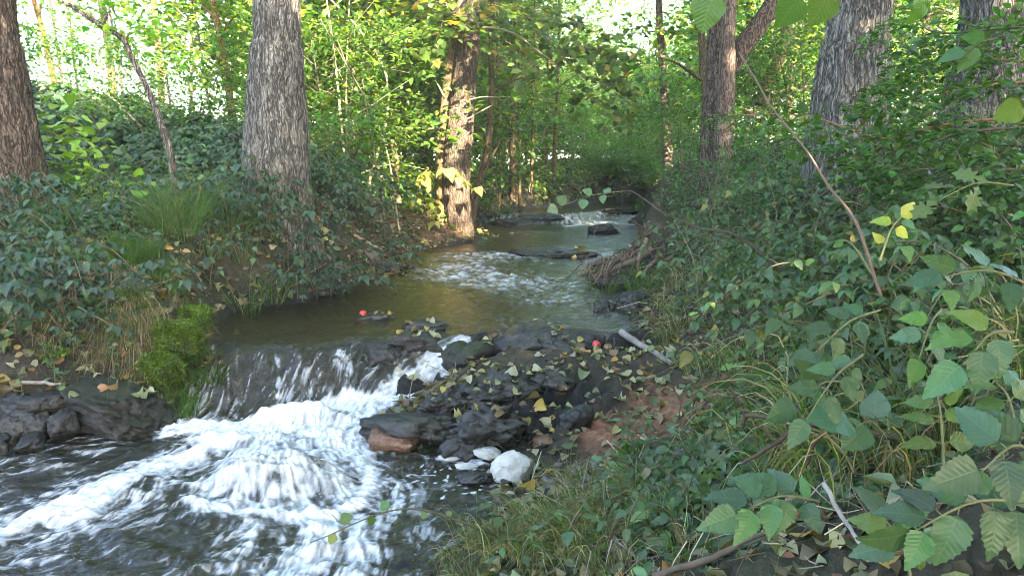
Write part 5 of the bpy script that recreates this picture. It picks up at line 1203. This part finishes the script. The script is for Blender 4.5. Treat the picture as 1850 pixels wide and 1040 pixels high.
# sticks, canes, the stump
def stick(name, label, cat, pts, ys, r0, r1, mat='wood', col=(.3,.26,.22), k=8, subs=(), rough=.1, seed=0):
    P = [PY(u, v, ys+(0 if not isinstance(ys, (list, tuple)) else 0)) if not isinstance(ys, (list, tuple)) else PY(u, v, ys[0]+(ys[1]-ys[0])*i/(len(pts)-1)) for i, (u, v) in enumerate(pts)]
    p0 = P[0].copy(); n = 30
    def one(Q, a, b):
        C = smooth_path(Q, n); C = C+.5*min(a, .02)*np.stack([noise(np.arange(n)*.4, np.full(n, seed+.4)), noise(np.arange(n)*.4, np.full(n, seed+5.4)), noise(np.arange(n)*.4, np.full(n, seed+8.4))], 1)
        m = MB(); tube(m, C, np.linspace(a, b, n)*(1+rough*noise(np.arange(n)*.7, np.full(n, seed+2.5))), k, col); return m
    if not subs:
        o = one([q-p0 for q in P], r0, r1).build(name, M[mat], attrs=None); o.location = p0.tolist(); return tag(o, label, cat)
    root = thing(name, label, cat, p0); one([q-p0 for q in P], r0, r1).build('stem', M[mat], root)
    for sp, sy, a in subs:
        Q = [PY(u, v, sy)-p0 for u, v in sp]; one(Q, a, a*.5).build('fork', M[mat], root)
    return root
stick('cane', 'long reddish brown bare cane slanting through the right undergrowth', 'cane', [(1592,535),(1545,400),(1500,340),(1452,265),(1398,200),(1362,140),(1335,95)], (2.7, 3.6), .0065, .003, 'stem', (.14,.085,.06), seed=3)
stick('driftwood_branch', 'weathered grey stick lying from the crag down toward the right grass', 'branch', [(1122,598),(1150,618),(1185,638),(1212,656)], (5.25, 4.75), .026, .017, col=(.26,.235,.21), seed=4)
stick('forked_branch', 'dark forked branch arching over the near right bank', 'branch', [(1625,792),(1540,775),(1490,768),(1440,758),(1385,752),(1345,750)], (2.1, 2.45), .012, .008, col=(.10,.065,.05), subs=[([(1480,766),(1440,775),(1400,800),(1340,838)], 2.2, .011), ([(1495,770),(1470,805),(1455,845)], 2.15, .008), ([(1347,750),(1335,725),(1318,700)], 2.45, .008), ([(1347,750),(1342,772)], 2.45, .008)], seed=5)
stick('pale_stalk', 'white dry stalk leaning among the bottom right leaves', 'stalk', [(1488,872),(1520,930),(1550,975),(1568,1012)], (1.85, 1.6), .0065, .0045, col=(.36,.33,.29), seed=6)
stick('thin_branch', 'dark bare branch lying at the bottom edge under the big leaves', 'branch', [(1180,1040),(1290,1005),(1370,965),(1440,935)], (2.0, 1.9), .012, .005, col=(.13,.095,.07), seed=7)
stick('thin_branch', 'thick dark broken branch cut by the bottom edge', 'branch', [(1010,1052),(1070,1030),(1130,1008),(1190,985)], (2.35, 2.4), .022, .014, col=(.06,.045,.035), seed=8)
stick('thin_branch', 'thin dark branch bridging over the brook toward the stump', 'branch', [(1430,500),(1330,425),(1265,412),(1200,385),(1150,350),(1128,345)], (4.6, 5.6), .009, .004, col=(.08,.06,.045), seed=9)
stick('thin_branch', 'slender grey branch lying across the left shore leaves', 'branch', [(640,425),(668,440),(690,452)], 8.3, .018, .012, col=(.32,.24,.17), seed=10)
stick('thin_branch', 'long pale dead stem lying on the ivy mound', 'branch', [(160,155),(200,175),(240,215),(255,228)], 8.4, .012, .006, col=(.36,.28,.2), seed=11)
stick('thin_branch', 'dark leaning pole at the left oak foot above the bank', 'branch', [(372,530),(355,500),(330,460)], 5.9, .010, .006, col=(.05,.04,.035), seed=12)
stick('thin_branch', 'grey flat stick on the left bank above the stone stack', 'branch', [(10,692),(60,690),(110,694)], 4.4, .014, .010, col=(.25,.22,.2), seed=13)

sp = PY(1200, 462, 8.6)
stump = thing('root_stump', 'upturned grey brown stump with splintered top and bare roots at right shore', 'stump', sp); p0 = np.array(stump.location)
def pt(u, v, y=8.6): return PY(u, v, y)-p0
mb = MB(); trunk_geo(mb, [pt(1218,492,8.5), pt(1205,465), pt(1190,430), pt(1178,408,8.7)], [.19,.19,.17,.11], 64, 70, .04, 13, .3, .1, 6, 77, (.075,.056,.042)); mb.build('trunk', M['wood'], stump)
r = np.random.RandomState(66)
for k in range(5):
    mb = MB(); a = pt(1168+k*12, 425+k*4, 8.5+.06*k); e = a+np.array([-.06+.06*k+r.normal(0,.03), .05, .12+.1*r.rand()])
    tube(mb, [a, (a+e)/2, e], [.045, .032, .006], 6, (.16,.11,.075)); mb.build('splinter', M['wood'], stump)
roots = [([(1175,440),(1150,462),(1115,470),(1062,478)],.055,.03),([(1180,450),(1150,470),(1110,485),(1080,505)],.05,.018),([(1170,430),(1158,455),(1152,480),(1160,505)],.03,.01),([(1155,425),(1150,440),(1140,465)],.025,.01),
         ([(1120,468),(1105,480),(1098,500),(1104,515)],.025,.01),([(1150,470),(1140,490),(1135,512)],.02,.008),([(1185,470),(1165,490),(1150,515)],.022,.008),([(1240,440),(1205,452),(1170,480)],.018,.010),([(1250,425),(1210,455),(1172,482)],.016,.008),
         ([(1090,478),(1085,495),(1070,515)],.014,.006),([(1165,415),(1150,405),(1138,398)],.02,.010),([(1170,412),(1145,412),(1115,412)],.012,.005)]
for _ in range(80):
    u = r.uniform(1060, 1215); v = 478-(u-1060)*.28+r.normal(0, 8); roots.append(([(u, v), (u+r.normal(-4,9), v+r.uniform(8,20)), (u+r.normal(-8,16), v+r.uniform(18,48))], r.uniform(.006,.014), .003))
def hit(u, v):
    rd = ray(u, v); tt = np.linspace(6.5, 10, 120); zz = H+rd[2]*tt; g_ = np.maximum(terrain(rd[0]*tt, rd[1]*tt, False), wl(rd[0]*tt, rd[1]*tt)); k = np.argmax(zz < g_); return (tt[k] if (zz < g_).any() else 9.)*rd[1]
for Q, a, b in roots:
    mb = MB(); yy = min(8.5, min(hit(u, v) for u, v in Q)-.03)-r.uniform(0, .25); tube(mb, smooth_path([pt(u, v, yy) for u, v in Q], 9), np.linspace(a, b, 9), 6, np.array((.17,.125,.09))*r.uniform(.35, 1.3)); mb.build('root', M['root'], stump)
stick('plank_splinter', 'split pale log piece leaning against the right side of the stump', 'wood', [(1190,487),(1235,450),(1262,425)], (8.2, 8.5), .075, .06, col=(.24,.17,.12), seed=14, rough=.4)

# bare upright stems: dry stalks on the slope, thin poles in the wood
def stalk(seed, h, rad, col):
    r = np.random.RandomState(seed); mb = MB(); C = smooth_path([[0,0,-.05], [r.normal(0,.05)*h, r.normal(0,.05)*h, h*.5], [r.normal(0,.2)*h, r.normal(0,.15)*h, h]], 12); tube(mb, C, np.linspace(rad, rad*.35, 12), 5, col)
    for q in (5, 7, 9):
        e = C[q]+np.array([r.normal(0,.12), r.normal(0,.12), .12])*h; tube(mb, [C[q], (C[q]+e)/2+[0,0,.01], e], [rad*.4, rad*.3, rad*.15], 4, col, cap=False)
    return mb.mesh('dry_stalk', M['root'])
r = np.random.RandomState(99)
sm = [stalk(500+i, .75, .0035, np.array((.34,.29,.2))*r.uniform(.5, 1.1)) for i in range(5)]
x, y, d = on_land(500, 1230, 1900, 3.9, 7.5, r, .3, lambda x, y, u, d: .6*off_crag(x, y)); 
for i, (a, b) in enumerate(list(zip(x, y))[:70]):
    o = link('dry_stalk', sm[i % 5]); o.location = (a, b, gz(a, b)); o.rotation_euler = (r.normal(0,.25), r.normal(0,.25), r.uniform(0, 6)); o.scale = (r.uniform(.6, 1.3),)*3; tag(o, 'thin dry stalk standing among the plants of the right bank', 'stalk', 'dry stalks of the right bank')
pm = [stalk(520+i, 2.6, .016, np.array((.30,.27,.18))*r.uniform(.6, 1.2)) for i in range(5)]
x, y, d = on_land(200, 560, 1010, 10.2, 19, r, .35)
for i, (a, b) in enumerate(list(zip(x, y))[:45]):
    o = link('pole_stem', pm[i % 5]); o.location = (a, b, gz(a, b)); o.rotation_euler = (r.normal(0,.06), r.normal(0,.06), r.uniform(0, 6)); o.scale = (r.uniform(.7, 1.5),)*3; tag(o, 'thin bare pole stem rising from the wood floor behind the left shore', 'sapling', 'thin pole stems behind the left shore')
# loose dry twigs and stalks
def litter_sticks(name, label, cat, x, y, r, L, rad, pal, lift=.02, up=.25):
    n = len(x); mb = MB(); z = terrain(x, y)+lift
    a = r.uniform(0, 6.28, n); l = L*np.exp(r.normal(0, .35, n))*np.clip(y/4.5, .35, 1); c = pick_cols(n, pal, [1]*len(pal), .3, r)
    for i in range(n):
        d_ = np.array([math.cos(a[i]), math.sin(a[i]), r.normal(0, up)])*l[i]*.5; p = np.array([x[i], y[i], z[i]+abs(d_[2])*.8])
        tube(mb, [p-d_, p+r.normal(0, .06, 3)*l[i], p+d_], [rad, rad*.9, rad*.5], 4, c[i], cap=False)
    o = mb.build(name, M['root']); return tag(o, label, cat, None, 'stuff')
r = np.random.RandomState(77); TWC = [(.20,.15,.10), (.30,.24,.17), (.12,.085,.06)]
x, y, d = on_land(1100, -60, 820, 4.5, 11, r, .08); litter_sticks('twig_litter', 'scattered dry twigs and stalks on the left bank', 'twigs', x, y, r, .22, .0035, TWC, up=.4)
x, y, d = on_land(2600, 960, 1900, 1.7, 9, r, .06, lambda x, y, u, d: np.clip(off_crag(x, y), .08, 1)); litter_sticks('twig_litter', 'scattered dry straw and twigs on the right bank', 'twigs', x, y, r, .2, .0022, TWC+[(.36,.31,.22)], up=.45)

# ------------------------------------------------------------------ fallen leaves, apples
bpy.context.view_layer.update()
def bvh(objs):
    V, Fc, n = [], [], 0
    for o in objs:
        m = o.data; A = np.empty(len(m.vertices)*3, np.float32); m.vertices.foreach_get('co', A); A = A.reshape(-1, 3)
        Mx = np.array(o.matrix_world); A = A@Mx[:3, :3].T+Mx[:3, 3]
        V.append(A); Fc += [[i+n for i in p.vertices] for p in m.polygons]; n += len(A)
    return BVHTree.FromPolygons(np.concatenate(V).tolist(), Fc)
RB = bvh(ROCKS)
def surf(x, y):
    z0 = gz(x, y); nrm_ = None; z = z0
    h = RB.ray_cast(Vector((x, y, 3)), Vector((0, 0, -1)))
    if h[0] is not None and h[0].z > z0: return h[0].z, np.array(h[1])
    e = .03; g_ = terrain([x+e, x-e, x, x], [y, y, y+e, y-e])
    return z0, nrm(np.array([-(g_[0]-g_[1])/(2*e), -(g_[2]-g_[3])/(2*e), 1]))
LITC = [(.25,.22,.11), (.30,.28,.16), (.17,.12,.065), (.38,.28,.07), (.14,.17,.08), (.20,.105,.05), (.42,.24,.05), (.29,.29,.20)]
LW = [3,3,2.5,1,2,1,.35,2]
def curl(tm, a, b):
    v, f = tm; v = v.copy(); v[:, 2] += a*(v[:, 0]**2)*2.0+b*(v[:, 1]-.5)**2; return v, f
LT = [curl(TR, .8, .5), curl(TR, -.5, .8), curl(TN, 1.0, -.5), curl(TR, .2, -.2), curl(TL, .7, .4)]
def one_leaf(k, c):
    mb = MB(); leaves(mb, LT[k], np.array([[0, -.5, .0]]), np.array([[0, 1., 0]]), np.array([[0, 0, 1.]]), 1.0, np.array([c])); return mb.mesh('fallen_leaf', M['litter'])
r = np.random.RandomState(88)
lm = [[one_leaf(k, np.array(c)*math.exp(r.normal(0, .1))) for k in range(5)] for c in LITC]
def strew(pts, label, group, size, ci=None):
    for x, y in pts:
        z, n_ = surf(x, y)
        c = r.choice(len(LITC), p=np.array(LW)/sum(LW)) if ci is None else ci[r.randint(len(ci))]
        o = link('fallen_leaf', lm[c][r.randint(5)]); s = size*math.exp(r.normal(0, .22))
        nn = nrm(n_*.9+[0, 0, .35]+r.normal(0, .28, 3)); q = Vector(nn.tolist()).to_track_quat('Z', 'Y').to_matrix().to_4x4()@Matrix.Rotation(r.uniform(0, 6.28), 4, 'Z')
        o.matrix_world = Matrix.Translation((x, y, z+.008+.1*s))@q@Matrix.Diagonal((s, s, s, 1))
        tag(o, label, 'leaf', group)
def cloud(lst):
    out = []
    for u, v, z, n, su, sv in lst:
        for _ in range(n):
            p = PZ(u+r.normal(0, su), v+r.normal(0, sv), z); out.append((p[0], p[1]))
    return out
strew(cloud([(760,602,.36,26,45,14),(680,580,.36,12,22,7),(740,650,.26,6,40,15)]), 'fallen leaf caught on the black rock parting the fall', 'fallen leaves on the parting rock', .055)
strew(cloud([(385,590,.4,12,18,22),(230,505,.75,14,70,25),(330,545,.6,8,40,30),(150,705,.22,14,90,12),(230,715,.2,8,40,16)]), 'fallen leaf on the left bank around the mossy overhang', 'fallen leaves on the left overhang', .06)
strew(cloud([(1050,455,.53,22,55,5)]), 'yellow leaf stranded on the long rock amid the rapids', 'leaves stranded on the long rock', .08, [0,1,3,5])
strew(cloud([(1050,960,.1,10,120,40),(1180,860,.2,8,60,40),(1250,960,.3,8,80,40),(1480,960,.5,10,120,40),(1000,850,.06,4,40,25),(1400,820,.5,6,80,40)]), 'curled dead leaf lying on the near right bank', 'dead leaves on the near right bank', .06)
CR = cloud([(1010,690,.27,52,90,30),(1090,640,.33,54,70,14),(930,700,.2,36,60,38),(880,690,.22,14,40,30),(1180,650,.4,42,50,22),(1240,620,.42,34,35,24),(830,745,.12,16,40,25),(1060,760,.15,14,60,28),(1200,690,.42,22,50,25)])
left_ = 296-sum(1 for o in COL.objects if o.name.startswith('fallen_leaf'))
r.shuffle(CR); strew(CR[:left_], 'fallen autumn leaf lying on the black crag or its red soil', 'fallen leaves on the crag', .06)
lf = MB(); Q = np.array([surf(a, b)[0] for a, b in CR[left_:]]); n = len(Q); xy = np.array(CR[left_:])
leaves(lf, curl(T_simple(.42, .1, .2), .6, .5), np.column_stack([xy, Q+.01]), r.normal(0, 1, (n, 3))*[1,1,.3], r.normal(0, .35, (n, 3))+[0,0,1], .055, pick_cols(n, LITC, LW, .2, r))
tag(lf.build('leaf_litter', M['litter']), 'loose autumn leaves between the single ones on the black crag', 'leaf litter', None, 'stuff')
def mass(name, label, x, y, r, size, lift=.012):
    n = len(x); e = .03; z = terrain(x, y); zx = (terrain(x+e, y)-z)/e; zy = (terrain(x, y+e)-z)/e
    N = np.stack([-zx, -zy, np.ones(n)], 1)+r.normal(0, .38, (n, 3)); D = r.normal(0, 1, (n, 3))*[1, 1, .2]
    lf = MB(); cols = pick_cols(n, LITC, LW, .3, r)
    half = r.rand(n) < .5
    for sel, tm in ((half, curl(TS, 1.2, .6)), (~half, curl(T_simple(.45, .02, -.1), -.6, .8))):
        leaves(lf, tm, np.stack([x, y, z+lift], 1)[sel], D[sel], N[sel], size*np.exp(r.normal(0, .25, sel.sum())), cols[sel]*.7)
    o = lf.build(name, M['litter']); return tag(o, label, 'leaf litter', None, 'stuff')
x, y, d = on_land(24000, -800, 860, 4.0, 12.5, r, .03, lambda x, y, u, d: np.clip(.25+.75*sstep(1.2, .2, d), 0, 1)); mass('leaf_litter', 'carpet of dull fallen leaves along the left shore', x, y, r, .06)
x, y, d = on_land(12000, 850, 1950, 1.0, 9.5, r, .05, lambda x, y, u, d: np.where(in_crag(x, y) > .5, .15, np.clip(.35+.6*sstep(1.0, .2, d), 0, 1))); mass('leaf_litter', 'dull fallen leaves under the plants of the right bank', x, y, r, .05)
x, y, d = on_land(5000, 820, 1300, 12, 24, r, .03, lambda x, y, u, d: sstep(1.6, .1, d)); mass('leaf_litter', 'far fallen leaves along the upper shores', x, y, r, .08)
# apples
mA = plain_mat('apple_skin', .25, .5, 14, .35, .05, .002)
def apple(label, u, v, z, rad, col, rz):
    root = thing('apple', label, 'apple', PZ(u, v, z)); Vv, Fc = ICO[4]; P = Vv.copy()
    rho = np.linalg.norm(P[:, :2], axis=1); P[:, 2] = P[:, 2]*.92-.28*np.exp(-(rho/.28)**2)*np.sign(P[:, 2])*np.where(P[:, 2] > 0, 1, .6); P *= (1+.03*np.cos(5*np.arctan2(P[:, 1], P[:, 0]))*(P[:, 2] < -.3))[:, None]
    k = (.5+.5*noise(P[:, 0]*1.5, P[:, 1]*1.5, P[:, 2]*1.5, 3))[:, None]; c = np.array(col)*k+np.array(col)*[1.2, 2.0, 1.2]*(1-k)
    mb = MB(); mb.add(P*rad, Fc, c); mb.build('flesh', mA, root)
    mb = MB(); tube(mb, [[0,0,rad*.5],[rad*.05,0,rad*.9],[rad*.2,0,rad*1.2]], [rad*.05]*3, 5, (.08,.05,.03)); mb.build('stalk', M['root'], root); root.rotation_euler = (.5, .4, rz)
pa = PZ(655, 566, .385); apple('bright red apple stranded above the fall on the left of the leafy rock', 656, 566, .40, .03, (.36,.025,.02), 0)
q = PZ(1078, 622, .38); z_, _ = surf(q[0], q[1]); apple('dark red apple lying among the leaves on the crest of the crag', 1078, 622, z_+.03, .033, (.42,.02,.04), 1)
q = PZ(1098, 628, .38); z_, _ = surf(q[0], q[1]); apple('brown rotten apple right behind the dark red one', 1098, 628, z_+.025, .032, (.14,.06,.035), 2)
# ------------------------------------------------------------------ light
SUN_EL, SUN_AZ = math.radians(25), math.radians(150)   # azimuth clockwise from straight ahead (+y)
to_sun = Vector((math.sin(SUN_AZ)*math.cos(SUN_EL), math.cos(SUN_AZ)*math.cos(SUN_EL), math.sin(SUN_EL)))
sd = bpy.data.lights.new('sun', 'SUN'); sd.energy = 5.0; sd.angle = math.radians(.5); sd.color = (1, .83, .58)
so = bpy.data.objects.new('sun', sd); COL.objects.link(so)
so.rotation_euler = (-to_sun).to_track_quat('-Z', 'Y').to_euler()
wo = bpy.data.worlds.new('World'); sc.world = wo; wo.use_nodes = True
nt = wo.node_tree; nt.nodes.clear()
sky = nt.nodes.new('ShaderNodeTexSky'); sky.sky_type = 'NISHITA'; sky.sun_disc = False
sky.sun_elevation = SUN_EL; sky.sun_rotation = SUN_AZ; sky.dust_density = 2.0
bg = nt.nodes.new('ShaderNodeBackground'); bg.inputs[1].default_value = .15
ow = nt.nodes.new('ShaderNodeOutputWorld')
nt.links.new(sky.outputs[0], bg.inputs[0]); nt.links.new(bg.outputs[0], ow.inputs[0])
vs = sc.view_settings; vs.view_transform = 'Standard'; vs.look = 'None'; vs.gamma = 1; vs.exposure = 3.8; vs.use_curve_mapping = False
sc.render.engine = 'CYCLES'
cy = sc.cycles
cy.use_denoising = True; cy.filter_width = .9
cy.max_bounces = 6; cy.diffuse_bounces = 2; cy.glossy_bounces = 3; cy.transmission_bounces = 4; cy.transparent_max_bounces = 6
cy.sample_clamp_indirect = 6
cy.caustics_reflective = False; cy.caustics_refractive = False

# thin humid air under the trees
m = MB(); a0, a1, b0, b1, c0, c1 = -460, 460, -110, 960, -2.5, 16.
m.add([[a0,b0,c0],[a1,b0,c0],[a1,b1,c0],[a0,b1,c0],[a0,b0,c1],[a1,b0,c1],[a1,b1,c1],[a0,b1,c1]], [(0,3,2,1),(4,5,6,7),(0,1,5,4),(1,2,6,5),(2,3,7,6),(3,0,4,7)])
hz = bpy.data.materials.new('air'); hz.use_nodes = True; ht = hz.node_tree; ht.nodes.clear()
hv = ht.nodes.new('ShaderNodeVolumePrincipled'); hv.inputs['Color'].default_value = (.93,.97,.88,1); hv.inputs['Density'].default_value = .0017; hv.inputs['Anisotropy'].default_value = 0.0
ho = ht.nodes.new('ShaderNodeOutputMaterial'); ht.links.new(hv.outputs[0], ho.inputs['Volume'])
tag(m.build('haze', hz, smooth=False), 'thin pale haze hanging under the trees', 'haze', kind='stuff')
cy.volume_bounces = 0
